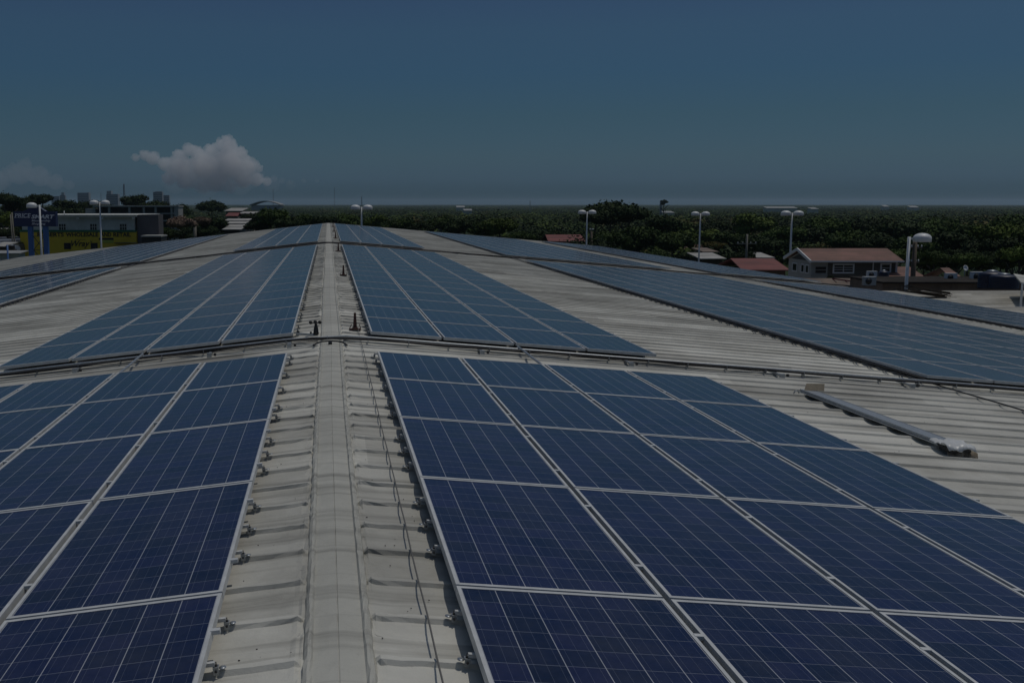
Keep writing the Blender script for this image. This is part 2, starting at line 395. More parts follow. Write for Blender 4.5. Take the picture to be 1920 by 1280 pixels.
for ar, side, s, y, lab, blk, sec in rest:
    if sec == 'n': continue
    loc, rot = panel_matrix(side, s, y); mx = Matrix.Translation(loc) @ Euler(rot).to_matrix().to_4x4()
    for b_, mi in ((base_f, 0), (base_c, 1)):
        m.add([mx @ Vector(v) for v in b_.v], b_.f, mi); uvs.extend([(v[0], v[1]) for v in b_.v])
o = m.build('distant_solar_panels', [M_alu, M_cell])
uvl = o.data.uv_layers.new(name='UVMap'); vi = np.zeros(len(o.data.loops), np.int32); o.data.loops.foreach_get('vertex_index', vi)
uvl.data.foreach_set('uv', np.array(uvs, np.float32)[vi].ravel())
tag(o, 'blue-grey solar panels in the far rows and outer arrays of the roof', 'solar panels', kind='stuff')
# near-row panels not individually listed (out of frame) still exist as things
for ar, side, s, y, lab, blk, sec in rest:
    if sec != 'n' or y < -1: continue
    loc, rot = panel_matrix(side, s, y); p = empty('solar_panel', loc); p.rotation_euler = rot; tag(p, lab, 'solar panel', 'solar panels in rows on the white roof')
    for nm, me in (('frame', me_frame), ('cell_sheet', me_cell)):
        o = bpy.data.objects.new(nm, me); col.objects.link(o); o.parent = p

# ------------------------------------------------------------ foot brackets along the inner array edges
def make_bracket():
    r = empty('foot_bracket')
    a = MB(); a.box(-.019, .019, -.003, .002, .0, .050); a.box(-.019, .019, .002, .040, .045, .050); a.build('foot', M_galv, r)
    b = MB(); b.lathe([(.0085,0),(.0085,.006),(.004,.006),(.004,.014)], (0,-.003,.026), 8, 0, (0,-1,0)); b.lathe([(.009,0),(.009,.010),(.004,.010),(.004,.028)], (-.004,.018,.050), 8); b.build('bolt', M_black, r)
    c = MB(); c.lathe([(.024,0),(.024,.004)], (-.040,.03,.030), 16); c.build('washer', M_galv, r)
    d = MB(); d.box(.004, .09, .006, .034, .054, .078); d.build('rail_end', M_alu, r)
    return r
br0 = make_bracket(); first = [True]
def bracket(side, x, y, lab):
    b = br0 if first[0] else copy_tree(br0); first[0] = False
    b.location = (x, y, rz(x)+.030); b.rotation_euler = (0, math.atan(TR if side > 0 else TL)*side, 0); b.scale = (side*.62, .7, .66)
    tag(b, lab, 'bracket', 'foot brackets along the inner array edges')
nearY = [12.55,12.05,11.1,10.6,9.72,9.25,8.82,8.35,7.90,7.02,6.54,6.06,5.18,4.72,4.25,3.3]
def snap(y): return Y1 - .322 - round((Y1-.322-y)/PITCH_R)*PITCH_R
for side in (1, -1):
    sd_ = 'right' if side > 0 else 'left'; xe = (.56-.035) if side > 0 else -(.52-.035)
    for i, y in enumerate(nearY):
        bracket(side, xe, snap(y)-.004, 'galvanised foot bracket at inner edge of %s array, %s before near pipe' % (sd_, ORD[i]))
    y = 14.9; i = 0
    while y < 46 and i < 55:
        bracket(side, xe, snap(y)-.004, 'small foot bracket at inner edge of %s array, %s beyond near pipe' % (sd_, ORD[i])); i += 1
        y += PITCH_R*(2 if i % 3 == 0 else 1)

# ------------------------------------------------------------ pipes and cables over the roof
def across(y, h, x0, x1, step=.6, wob=.004):
    xs = np.arange(x0, x1+step, step); return [(x, y+random.uniform(-wob, wob)*3, rz(x)+h-.02*math.exp(-(x/.2)**2)+.01+random.uniform(-wob, wob)) for x in xs]
def pipe_run(y, name, lab, r_grey, r_blk, clip):
    p = empty(name, (0, y, RZ)); off = Vector((0, y, RZ))
    P = lambda pts: [Vector(q)-off for q in pts]
    a = MB(); a.tube(P(across(y+.20, .070, -EL, ER, .8)), r_grey, 10); a.build('conduit', M_galv, p)
    b = MB(); b.tube(P(across(y, .075, -EL, ER, .45, .007)), r_blk, 8); b.tube(P(across(y+.045, .060, -EL, ER, .5, .009)), r_blk*.7, 6); b.tube(P(across(y-.035, .055, -6, 6, .5, .009)), r_blk*.45, 6); b.build('black_cable', M_black, p)
    c = MB()
    for x in np.arange(-EL+.5, ER, .55):
        q = Vector((x, y+.01, rz(x)+.082))-off; c.box(q.x-.003, q.x+.003, q.y-.035, q.y+.065, q.z-.04, q.z+r_blk-.004)
    c.build('cable_tie', M_galv, p)
    if clip:
        xs = [2.02, 4.05, 6.15, 8.0, 10.4, -.55, -1.6, -3.35, -5.3]
        for x in xs:
            s = MB(); zq = rz(x)-RZ
            s.box(x-.02, x+.02, -.20, .20, zq+.040, zq+.062); s.box(x-.03, x+.03, -.23, -.19, zq+.0, zq+.075)
            o = s.build('support_strut', M_galv, p)
            k = MB(); k.lathe([(.020,0),(.020,.03)], (x+.06, -.215, zq+.055), 8, 0, (1,0,0)); k.build('end_cap', M_black, o)
    return p
tag(pipe_run(14.02, 'cable_conduit', '', .015, .015, True), 'near black cable bundle and grey conduit crossing the roof over the ridge', 'cable conduit', 'conduits crossing the roof')
tag(pipe_run(48.7, 'cable_conduit', '', .013, .033, False), 'far black cable bundle crossing the roof halfway to its far end', 'cable conduit', 'conduits crossing the roof')
# conduits along the slope between the arrays
def along(x, y0, y1, h, step=.7, wob=.004): return [(x+random.uniform(-wob, wob), y, rz(x)+h+random.uniform(-wob, wob)*.5) for y in np.arange(y0, y1+step*.5, step)]
for x, lab in ((.56+2*CX-.012, 'short grey conduit linking the near and next arrays right of the ridge'), (-(.52+2*CX-.012), 'short grey conduit linking the near and next arrays left of the ridge')):
    a = MB(); a.tube(along(x, 12.3, 14.2, .10, .5), .016, 8); o = a.build('link_conduit', M_galv); tag(o, lab, 'conduit', 'short conduits between arrays')
for x, y0, lab in ((8.52, 11.2, 'black cable running along the inner edge of the middle right array'), (-8.84, 12.0, 'black cable running along the inner edge of the middle left array'),
               (19.12, 14.4, 'black cable running along the inner edge of the outermost right array')):
    a = MB(); a.tube(along(x, y0, 14.4, .055, .5), .010, 6); a.tube(along(x, 14.4, 93.5, .085, .9, .008), .015, 6); a.tube(along(x-.05 if x > 0 else x+.05, 14.4, 93.5, .05, .9, .012), .010, 6)
    o = a.build('edge_cable', M_black); tag(o, lab, 'cable', 'black cables along array edges')
a = MB(); pts = []
y = 2.6
while y < 15.4:
    yr = snap(y); pts.append((.405+random.uniform(-.003,.003), yr+.02, rz(.4)+.050)); y += PITCH_R
a.tube(pts, .0042, 6); o = a.build('ground_wire', M_cable); tag(o, 'thin grey wire running along the ribs right of the ridge cap', 'wire')

# ------------------------------------------------------------ earthing posts right of the ridge
def make_post():
    r = empty('earthing_post')
    a = MB(); a.box(-.10, -.045, -.06, .06, .035, .055); a.box(.045, .10, -.06, .06, .035, .055); a.box(-.048, .048, -.07, .05, .04, .075)
    a.bar((-.10,-.02,.05), (-.06,-.02,.13), .012, .012); a.bar((.10,-.02,.05), (.075,-.02,.13), .012, .012); a.build('base_plate', M_rust, r)
    b = MB(); b.add([(-.035,-.02,.06),(.035,-.02,.06),(.035,.03,.06),(-.035,.03,.06),(-.020,-.012,.30),(.020,-.012,.30),(.020,.012,.30),(-.020,.012,.30)], [(0,3,2,1),(4,5,6,7),(0,1,5,4),(1,2,6,5),(2,3,7,6),(3,0,4,7)])
    b.lathe([(.022,0),(.022,.03)], (0,0,.30), 8); b.build('post', M_rust, r)
    return r
po = make_post()
names = ['red-brown earthing post right of ridge cap just beyond near pipe', 'dark post right of ridge cap, second beyond near pipe', 'dark post right of ridge cap, third, last before far pipe',
         'small post right of ridge cap, first beyond far pipe', 'small post right of ridge cap, second beyond far pipe', 'small post right of ridge cap, nearest to roof end']
for i, (y, k) in enumerate(((15.5,1.0),(27.3,1.05),(41.0,1.25),(56.0,1.35),(69,1.4),(83,1.3))):
    p = po if i == 0 else copy_tree(po); p.location = (.36, snap(y)+.02, rz(.36)); p.scale = (k*.85,)*3; tag(p, names[i], 'post', 'posts beside the ridge cap')
    p.children[1 if len(p.children) > 1 else 0].name = p.children[1].name
# weather sensor left of the ridge
r = empty('weather_sensor', (-.21, 14.95, rz(-.21)+.02)); tag(r, 'small black cup anemometer beside the ridge, just beyond near pipe', 'sensor')
a = MB(); a.lathe([(.040,0),(.038,.02),(.030,.09),(.020,.13),(.020,.16)], (0,0,0), 12); a.build('body', M_dark, r)
a = MB(); a.bar((-.07,0,.165), (.05,.0,.165), .012, .012)
for cx_, cy_ in ((-.075,-.01),(.055,.01),(-.01,.06)): a.lathe([(.006,-.024),(.022,-.016),(.028,0),(.022,.016),(.006,.024)], (cx_,cy_,.168), 10, 0, (.6,.5,.3))
a.build('cups', M_dark, r)
a = MB(); a.lathe([(.022,0),(.022,.012)], (0,0,-.012), 10); a.build('base', M_galv, r)
r = empty('clamp_bar', (-.36, 14.75, rz(-.36)+.03)); tag(r, 'short grey mounting bar with bolts lying left of the ridge sensor', 'mounting bar')
a = MB(); a.bar((-.13,0,.04), (.10,.0,.02), .035, .03); a.build('bar', M_galv, r)
a = MB(); a.lathe([(.014,0),(.014,.03)], (-.10,0,.05), 8); a.lathe([(.014,0),(.014,.03)], (.08,0,.035), 8); a.build('bolt', M_black, r)
r = empty('junction_clip', (-.01, 13.66, RZ+.02)); tag(r, 'small black junction clip with a bent cable on the ridge cap', 'cable clip')
a = MB(); a.box(-.025, .025, -.03, .03, .0, .035); a.build('clip', M_black, r)
a = MB(); a.tube([(-.22,-.10,.0),(-.17,.03,.02),(-.10,.07,.03),(0,.08,.035),(.10,.07,.03),(.17,.03,.02),(.22,-.10,.0)], .011, 6); a.build('bent_cable', M_black, r)

# ------------------------------------------------------------ loose tray on the right slope
tx = 5.92; T = TR
r = empty('cable_tray', (tx, 9.52, rz(tx))); tag(r, 'grey galvanised cable tray length lying on the bare right roof slope', 'cable tray'); r.rotation_euler = (0, math.atan(TR), R_(1.2))
a = MB(); L0, L1 = 0.0, 2.92
a.box(-.085, .085, L0, L1, .072, .084); a.box(-.097, -.086, L0, L1, .060, .087); a.box(.086, .097, L0, L1, .060, .087); a.box(-.118, -.0975, L0, L1, .050, .056); a.box(-.097, .097, L0, L1, .050, .0555)
a.build('tray', M_galv, r)
r2 = empty('bent_flap', (tx-.04, 12.36, rz(tx)+.088)); tag(r2, 'tan cardboard flap standing bent on the far end of the tray', 'cardboard')
a = MB(); a.add([(-.09,0,0),(.16,.0,-.01),(.23,.14,.055),(-.01,.12,.065),(-.09,.006,0),(.16,.006,-.01),(.23,.146,.055),(-.01,.126,.065)], [(0,1,2,3),(7,6,5,4),(0,4,5,1),(1,5,6,2),(2,6,7,3),(3,7,4,0)]); a.build('sheet', M_card, r2)
r3 = empty('coil_ring', (tx-.22, 12.38, rz(tx)+.05)); tag(r3, 'small grey metal ring lying beside the far end of the tray', 'ring')
a = MB(); pp = [(.032*math.cos(t), 0, .032*math.sin(t)) for t in np.linspace(0, 5.6, 14)]; a.tube(pp, .007, 6); a.build('ring', M_galv, r3)
r4 = empty('wrapped_bundle', (tx-.05, 9.50, rz(tx)+.098)); tag(r4, 'crumpled white plastic sheet weighted on the near end of the tray', 'plastic wrap')
gx, gy = 12, 10; a = MB(); V = []
for j in range(gy):
    for i in range(gx):
        x = -.13+.27*i/(gx-1); y = -.26+.34*j/(gy-1)
        V.append((x + random.uniform(-.008,.008), y, .012+random.uniform(-.006,.014)+.022*math.sin(i*1.1+j*.6)*.5 - (.02 if (i > gx-2) else 0) - (.035 if j == 0 else 0)))
a.add(V, [(j*gx+i, j*gx+i+1, (j+1)*gx+i+1, (j+1)*gx+i) for j in range(gy-1) for i in range(gx-1)], 0, True)
o = a.build('plastic_sheet', mat('white_plastic', (.62,.63,.62), .4, var=.15, scale=14), r4)
sm_ = o.modifiers.new('thick', 'SOLIDIFY'); sm_.thickness = .006
a = MB(); a.box(-.10, .10, -.23, -.02, -.030, -.012); a.box(-.09, .11, -.22, -.03, -.054, -.034); a.build('black_lining', M_black, r4)
a = MB(); V = []
for j in range(3):
    for i in range(9):
        V.append((-.10+.27*i/8, -.20-.01*j+.03*math.sin(i*1.3+j), -.05-.045*j+.01*math.sin(i*2.1)))
a.add(V, [(j*9+i, (j+1)*9+i, (j+1)*9+i+1, j*9+i+1) for j in range(2) for i in range(8)], 0, True)
o = a.build('paper_wrapping', mat('stained_paper', (.36,.32,.26), .9, c2=(.15,.12,.08), scale=25), r4); sm_ = o.modifiers.new('thick', 'SOLIDIFY'); sm_.thickness = .01

# small screws / bits of debris scattered on the roof near the camera: one object, uncountable specks
a = MB()
for i in range(420):
    s_ = random.uniform(.17, .5)*random.choice((1,-1)) if random.random() < .5 else random.uniform(5, 8)
    y = random.uniform(3.2, 14) if abs(s_) < 1 else random.uniform(9, 14); q = random.uniform(.0012,.0035)
    ph = (Y1-y) % PITCH_R
    if ph > .24: continue
    a.box(s_-q, s_+q*random.uniform(.5,2), y-q, y+q, rz(s_)+.003, rz(s_)+.003+q)
o = a.build('roof_debris', M_dark); tag(o, 'dark specks of grit and screws scattered on the white roof', 'debris', kind='stuff')
#@@PART2
# ================================================================== everything beyond the roof
def thingq(name, q, label, cat, group=None, rz_=-YAW):
    o = empty(name, W(q), rz_); return tag(o, label, cat, group)
def onground(u, v, d):
    q = Q(u, v, d); p = W(q); return (q[0], q[1], gz(p.x, p.y)+.05-CAM.z)
PXM = lambda d: d/FPX          # metres per photo pixel at depth d
# ------------------------------------------------------------ lamp posts
def dome(m, x, y, z, r, m0=0):
    m.lathe([(r*.97,0),(r,.02),(r*.98,r*.55),(r*.90,r*.70),(r*.70,r*.86),(r*.40,r*.98),(.02,r*1.02)], (x,y,z), 20, m0)
def lamp(u, v, d, kind, lab, scale=1.0, left=False):
    q = Q(u, v, d); g = onground(u, v, d); h = q[2]-g[2]
    r = thingq('lamp_post', g, lab, 'lamp post', 'white lamp posts round the warehouse')
    a = MB(); a.lathe([(.16,0),(.16,.02),(.10,.03),(.095,h*.5),(.085,h)], (0,0,0), 14); a.build('pole', M_white, r)
    sides = (1,-1) if kind == 2 else ((-1,) if left else (1,))
    for s in sides:
        k = .49*scale
        x = s*(.62+.0)*scale+ (0 if kind == 2 else s*.12)
        a = MB(); a.box(min(.05*s, x-s*k*.8), max(.05*s, x-s*k*.8), -.05, .05, h-.16, h-.04); a.build('arm', M_white, r)
        a = MB(); dome(a, x, 0, h-.28, k); o = a.build('lamp_head', M_white, r)
        a = MB(); a.lathe([(k*.86,0),(k*.86,.01)], (x,0,h-.292), 16); a.build('lens', M_glass, o)
    return r
lamp(678, 388, 106, 2, 'white twin-headed lamp post behind the roof peak')
lamp(1101, 397, 128, 2, 'white twin-headed lamp post in front of the large spreading tree')
lamp(1313.5, 400, 126, 2, 'white twin-headed lamp post beyond the roof edge, left of the utility pole')
lamp(1485.5, 399, 104, 2, 'white twin-headed lamp post at the left gable of the grey house')
lamp(1705, 444, 58.5, 1, 'white single-headed lamp post rising behind the lumber pile', .98)
lamp(187, 379, 117, 2, 'white twin-headed lamp post in front of the yellow shop wall')
lamp(74, 384, 100, 1, 'white single-headed lamp post in front of the blue sign', 1.0, True)

# ------------------------------------------------------------ utility poles
def upole(u, vt, d, lab, arm=None, r=.13, mm=None, tilt=0):
    q = Q(u, vt, d); g = onground(u, vt, d); h = q[2]-g[2]
    o = thingq('utility_pole', g, lab, 'utility pole'); o.rotation_euler.y = tilt
    a = MB(); a.lathe([(r*1.3,0),(r,h*.6),(r*.8,h)], (0,0,0), 10); a.build('pole', mm or M_conc, o)
    if arm:
        for az, w_ in arm:
            a = MB(); a.bar((-w_/2,0,h-az),(w_/2,0,h-az),.10,.10); c = a.build('crossarm', mm or M_conc, o)
            b = MB()
            for x in (-w_*.45,-w_*.2,w_*.2,w_*.45): b.lathe([(.04,0),(.06,.08),(.03,.20)], (x,0,h-az+.05), 8)
            b.build('insulator', M_white, c)
upole(1401, 439, 138, 'grey concrete utility pole with crossarm behind the red roof', [(1.25, 2.6)], .16)
upole(1716, 452, 84, 'brown wooden utility pole just right of the single-headed lamp post', [(.55, 1.2), (1.7, .8)], .20, M_wood)
upole(28, 398, 150, 'pale leaning utility pole left of the blue sign', None, .11, None, R_(-2.4))
upole(23, 402, 152, 'darker leaning utility pole at the far left', None, .10, None, R_(-1.5))
upole(365, 414, 170, 'short pale concrete post below the pink-blossomed tree', None, .30)
upole(1109, 434, 140, 'short brown post behind the roof edge beside the large bush', [(-.15, .5)], .20, M_wood)
upole(269, 408, 190, 'thin grey pole against the dark block wall', None, .10)

# ------------------------------------------------------------ text helper
def text(s, size, mat_, parent, loc, rot, name, shear=0.0, bold=0.0, sx=1.0, depth=.012, align='LEFT'):
    c = bpy.data.curves.new('t', 'FONT'); c.body = s; c.size = size; c.shear = shear; c.offset = bold; c.extrude = depth; c.align_x = align
    c.resolution_u = 3
    o = bpy.data.objects.new('t', c); col.objects.link(o); dg = bpy.context.evaluated_depsgraph_get()
    me = bpy.data.meshes.new_from_object(o.evaluated_get(dg)); bpy.data.objects.remove(o)
    me.materials.clear(); me.materials.append(mat_)
    o = bpy.data.objects.new(name, me); col.objects.link(o); o.parent = parent; o.location = loc; o.rotation_euler = rot; o.scale = (sx, 1, 1)
    return o
def window(parent, x0, x1, y, z0, z1, fw=.10, fm=None, bars=(1, 1), dep=.06):
    f = MB(); f.box(x0-fw, x1+fw, y-dep, y+.02, z0-fw, z0); f.box(x0-fw, x1+fw, y-dep, y+.02, z1, z1+fw)
    f.box(x0-fw, x0, y-dep, y+.02, z0, z1); f.box(x1, x1+fw, y-dep, y+.02, z0, z1)
    for i in range(1, bars[0]): x = x0+(x1-x0)*i/bars[0]; f.box(x-.03, x+.03, y-.03, y, z0, z1)
    for i in range(1, bars[1]): z = z0+(z1-z0)*i/bars[1]; f.box(x0, x1, y-.028, y-.002, z-.025, z+.025)
    o = f.build('window', fm or M_white, parent)
    g = MB(); g.box(x0, x1, y-.012, y+.05, z0, z1); g.build('pane', M_glass, o)
    return o
# ------------------------------------------------------------ yellow shop building
M_yel = mat('yellow_painted_wall', (.66,.47,.03), .8, c2=(.56,.38,.025), scale=.5)
M_cream = mat('off_white_render', (.50,.52,.48), .85, c2=(.34,.36,.33), scale=.45)
M_green = mat('green_painted_band', (.02,.13,.06), .8)
M_ink = mat('black_lettering', (.012,.012,.012), .7)
d = 145.0; s = PXM(d)
q0 = onground(38, 400, d); xL = Q(38,450,d)[0]-q0[0]; xR = Q(256,450,d)[0]-q0[0]; zb = lambda v: Q(150, v, d)[2]-q0[2]
X = lambda u: Q(u, 450, d)[0]-q0[0]
b = thingq('shop_building', q0, 'two-storey shop with yellow lower wall, green band and off-white upper storey behind the blue sign', 'building')
a = MB(); a.box(xL, xR, 0, 14, 0, zb(434)); a.build('lower_wall', M_yel, b)
a = MB(); a.box(xL+.3, xR-.25, .06, 13.8, zb(434), zb(407)); a.build('upper_wall', M_cream, b)
a = MB(); a.box(xL-.02, xR+.02, -.06, 0.0, zb(435.2), zb(431.2)); a.box(xL, xR, 0.0, .055, zb(434)+.002, zb(431.2)); a.build('green_band', M_green, b)
a = MB(); a.box(xL+.1, xR+.1, -.35, 14.1, zb(407), zb(403.6)); a.box(xL+.0, xR+.2, -.5, 14.2, zb(403.6), zb(402.6), ); 
for u in (148, 194, 252): a.box(X(u)-.18, X(u)+.18, -.28, .05, zb(411.5), zb(407)-.003)
rf = a.build('roof', mat('pale_cornice', (.60,.61,.57), .8, var=.2, scale=1), b)
a = MB(); a.lathe([(.07,0),(.07,.5)], (X(114), 2, zb(402.6)), 8); a.build('vent_pipe', M_white, rf)
for u0, u1 in ((111.5,124), (170,182), (225.5,238)): window(b, X(u0), X(u1), .06, zb(431), zb(420), .10, M_cream, (3, 2))
for u0, u1 in ((121,131.5), (171,181.5)): window(b, X(u0), X(u1), 0, zb(466), zb(456.5), .08, M_ink, (4, 3))
hz = (zb(435.6)-zb(443.5))
t_rot = (math.pi/2, 0, 0)
def fit_text(o, x0, x1, z0, z1, y):
    cs = np.array([v.co[:] for v in o.data.vertices]); mn, mx = cs.min(0), cs.max(0)
    sx = (x1-x0)/(mx[0]-mn[0]); sz = (z1-z0)/(mx[1]-mn[1]); o.scale = (sx, sz, 1); o.location = (x0-mn[0]*sx, y, z0-mn[1]*sz)
for w_, ua, ub in (('ROBERTS', 70.5, 120), ('WHOLESALE', 124, 184.5), ('AND', 189, 209), ('RETAIL', 213, 246)):
    o = text(w_, .6, M_ink, b, (0,0,0), t_rot, 'lettering', 0, .016); fit_text(o, X(ua), X(ub), zb(443.8), zb(435.8), -.03)
o = text('Wray', .9, M_ink, b, (0,0,0), t_rot, 'lettering', .35, .01); fit_text(o, X(133.5), X(168), zb(465.5), zb(451), -.03)
o = text("'s", .3, M_ink, b, (0,0,0), t_rot, 'lettering', .3, .004); fit_text(o, X(169), X(173), zb(454.5), zb(451), -.03)
a = MB(); a.box(X(185.5), X(213), -.03, -.005, zb(449.8), zb(446)); o = a.build('sign_panel', M_ink, b)
a = MB(); a.box(X(190), X(213), -.028, -.003, zb(455.5), zb(449.9)); o = a.build('sign_panel', mat('yellow_green_paint', (.36,.38,.05), .8), b)
a = MB(); a.box(X(140), X(160), -.02, -.004, zb(449.4), zb(448.6)); o = a.build('small_lettering', mat('brown_paint', (.14,.05,.02), .8), b)
a = MB(); a.box(X(217), X(256), -.9, -.0, zb(456), zb(454.8)); a.build('awning', M_dark, b)

# ------------------------------------------------------------ store pylon sign
M_navy = mat('navy_sign_face', (.012,.02,.075), .5); M_blue = mat('blue_painted_steel', (.03,.10,.28), .5); M_wtxt = mat('white_lettering', (.62,.64,.68), .5)
d = 112.0; q0 = onground(67, 400, d); X = lambda u: Q(u, 410, d)[0]-q0[0]; zb = lambda v: Q(67, v, d)[2]-q0[2]
b = thingq('store_sign', q0, 'tall navy store sign with a peaked top on two blue pillars', 'sign')
a = MB(); a.box(X(27.5), X(106.5), -.35, .35, zb(424.5), zb(396.5)); a.build('sign_board', M_navy, b)
a = MB(); P5 = [(X(46),zb(396.4)),(X(56),zb(391)),(X(60),zb(386.5)),(X(72),zb(385.5)),(X(88),zb(396.4))]
n5 = len(P5); a.add([(x,-.35,z) for x,z in P5]+[(x,.35,z) for x,z in P5], [tuple(range(n5)), tuple(range(2*n5-1,n5-1,-1))]+[(i,n5+i,n5+(i+1)%n5,(i+1)%n5) for i in range(n5)])
a.build('peaked_top', M_navy, b)
a = MB(); a.bar((X(73),-.37,zb(385.6)), (X(88.5),-.37,zb(396)), .06, .08); a.build('edge_trim', M_wtxt, b)
for u0, u1 in ((52.5,60.5), (81,89)): a = MB(); a.box(X(u0), X(u1), -.25, .25, 0, zb(424.6)); a.build('pillar', M_blue, b)
a = MB(); zz = 0.6
while zz < zb(426)-1.4:
    a.bar((X(60.5),0,zz),(X(81),0,zz+1.45),.06,.06); a.bar((X(60.5),.07,zz+1.45),(X(81),.07,zz),.06,.06); a.bar((X(60.5),.12,zz+1.45),(X(81),.12,zz+1.45),.06,.06); zz += 1.45
a.build('lattice', M_black, b)
def serif_text(s, x0, x1, z0, z1):
    o = text(s, .5, M_wtxt, b, (0,0,0), t_rot, 'lettering', .25, .004); fit_text(o, x0, x1, z0, z1, -.37)
    return o
serif_text('PRICE', X(30), X(60.5), zb(408), zb(400.3))
a = MB()                                          # slab serifs of the first word
for f in (0.0, .205, .43, .60, .80):
    xx = X(30)+(X(60.5)-X(30))*f; a.box(xx-.05, xx+.22, -.383, -.36, zb(408.3), zb(407.6)); a.box(xx+.03, xx+.26, -.383, -.36, zb(400.9), zb(400.2))
a.build('lettering', M_wtxt, b)
o = text('SMART', .5, M_wtxt, b, (0,0,0), t_rot, 'lettering', .25, .016); fit_text(o, X(61), X(104.5), zb(410), zb(402.5), -.37)
o = text('Membership', .3, M_wtxt, b, (0,0,0), t_rot, 'lettering', .2, .004); fit_text(o, X(61.5), X(96), zb(416.6), zb(411.9), -.37)
o = text('Shopping', .3, M_wtxt, b, (0,0,0), t_rot, 'lettering', .2, .004); fit_text(o, X(61.5), X(87), zb(422.4), zb(417.4), -.37)

# ------------------------------------------------------------ buildings behind on the left
d = 230; q0 = onground(250, 400, d); X = lambda u: Q(u, 410, d)[0]-q0[0]; zb = lambda v: Q(250, v, d)[2]-q0[2]
b = thingq('school_block', q0, 'long grey concrete block with open galleries and columns behind the yellow shop', 'building')
M_gc = mat('pale_grey_concrete', (.38,.38,.35), .9, var=.3, scale=.3)
a = MB(); a.box(X(177), X(330), 3.2, 5, 0, zb(388)); a.build('rear_wall', mat('dark_grey_wall_paint', (.13,.13,.125), .9, var=.4, scale=.3), b)  # rear wall in a darker grey than the slabs and columns
a = MB(); a.box(X(175), X(336), -.2, 5.3, zb(388), zb(385.6)); a.box(X(160), X(330), -.2, 3.2, zb(401.6), zb(399.5)); a.box(X(160), X(330), -.1, 3.2, zb(415), zb(413)); a.build('floor_slab', M_gc, b)
for u in (177, 205, 243, 270, 292, 322, 328):
    a = MB(); a.box(X(u)-.22, X(u)+.22, 0, .45, 0, zb(388)-.003); a.build('column', M_gc, b)
a = MB(); a.box(X(328.5), X(335), -.15, 5, 0, zb(388)-.004); a.build('end_wall', M_gc, b)
a = MB(); a.box(X(160), X(176), .3, 9, 0, zb(391)); a.build('stair_tower', M_gc, b)
d = 145.4; q0 = onground(280, 400, d); X = lambda u: Q(u, 410, d)[0]-q0[0]; zb = lambda v: Q(280, v, d)[2]-q0[2]
b = thingq('block_wall_building', q0, 'plain dark grey block building right of the yellow shop', 'building')
a = MB(); a.box(X(256.8), X(297), 0, 3, 0, zb(402.5)); a.build('wall', mat('dark_grey_block', (.105,.10,.105), .9, var=.25, scale=.6), b)
a = MB(); a.box(X(276), X(313), -4, -.02, zb(442.5), zb(440)); a.build('lean_to_roof', M_gc, b)
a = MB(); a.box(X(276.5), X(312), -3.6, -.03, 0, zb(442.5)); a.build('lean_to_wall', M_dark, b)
d = 150; q0 = onground(15, 480, d); X = lambda u: Q(u, 470, d)[0]-q0[0]; zb = lambda v: Q(15, v, d)[2]-q0[2]
def simple_house(u0, u1, vt, ve, vbot, d, roofm, wallm, lab, depth=7, cat='house', gable=True, grp=None, name='far_house', wins=True):
    um = (u0+u1)/2; q0 = onground(um, vt, d); X = lambda u: Q(u, vt, d)[0]-q0[0]; Z = lambda v: Q(um, v, d)[2]-q0[2]
    b = thingq(name, q0, lab, cat, grp); x0, x1 = X(u0), X(u1); ov = .35
    a = MB(); a.box(x0+ov, x1-ov, ov, depth-ov, 0, Z(ve)); a.build('wall', wallm, b)
    a = MB(); zr, ze = Z(vt), Z(ve)
    if gable:
        V = [(x0,0,ze),(x1,0,ze),(x1,depth,ze),(x0,depth,ze),(x0+.15,depth/2,zr),(x1-.15,depth/2,zr)]
        V += [(x,y,z+.12) for x,y,z in V]
        a.add(V, [(0,1,5,4),(2,3,4,5),(6,10,11,7),(8,11,10,9),(0,6,7,1),(2,8,9,3),(0,4,10,6),(3,9,10,4),(1,7,11,5),(2,5,11,8)])
    else: a.add([(x0,-.2,ze),(x1,-.2,ze),(x1,depth,zr),(x0,depth,zr),(x0,-.2,ze+.1),(x1,-.2,ze+.1),(x1,depth,zr+.1),(x0,depth,zr+.1)], [(0,3,2,1),(4,5,6,7),(0,1,5,4),(1,2,6,5),(2,3,7,6),(3,0,4,7)])
    a.build('roof', roofm, b)
    if wins and x1-x0 > 4 and ze > 2.2:
        for f in (.3, .7):
            xx = x0+(x1-x0)*f; window(b, xx-.45, xx+.45, ov, max(.6, ze-1.7), ze-.7, .07)
    return b
M_redr = roof_material('red_sheet_roof', (.185,.055,.045), (.12,.045,.036)); M_rustr = roof_material('rusty_red_roof', (.185,.088,.066), (.10,.052,.03))
M_greyr = roof_material('old_grey_roof', (.40,.39,.36), (.22,.20,.17)); M_brownr = roof_material('brown_tin_roof', (.20,.15,.11), (.12,.09,.07)); M_whiter = roof_material('white_far_roof', (.30,.31,.30), (.22,.22,.21), False)
M_tanw = mat('tan_wall', (.33,.28,.20), .9, var=.3, scale=.6); M_brwall = mat('brown_wall', (.11,.075,.05), .9, var=.3, scale=1)
simple_house(-30, 38, 473, 476, 520, 128, M_whiter, M_cream, 'low white flat-roofed shed at the far left behind the roof edge', 3, 'shed', False)
simple_house(-20, 8, 458, 463, 520, 133, M_greyr, M_brwall, 'small brown shed with a pale roof at the far left edge', 5, 'shed', False)
simple_house(-60, 3, 430, 437, 520, 165, M_greyr, M_tanw, 'grey-roofed low house behind the left utility poles', 7)
simple_house(1028, 1100, 443, 454, 520, 150, M_redr, M_brwall, 'red-roofed house peeking over the roof edge left of the large bush', 8)
simple_house(1279, 1330, 462, 471, 520, 165, M_rustr, M_tanw, 'small house with faded red and grey roof behind the roof edge', 8)
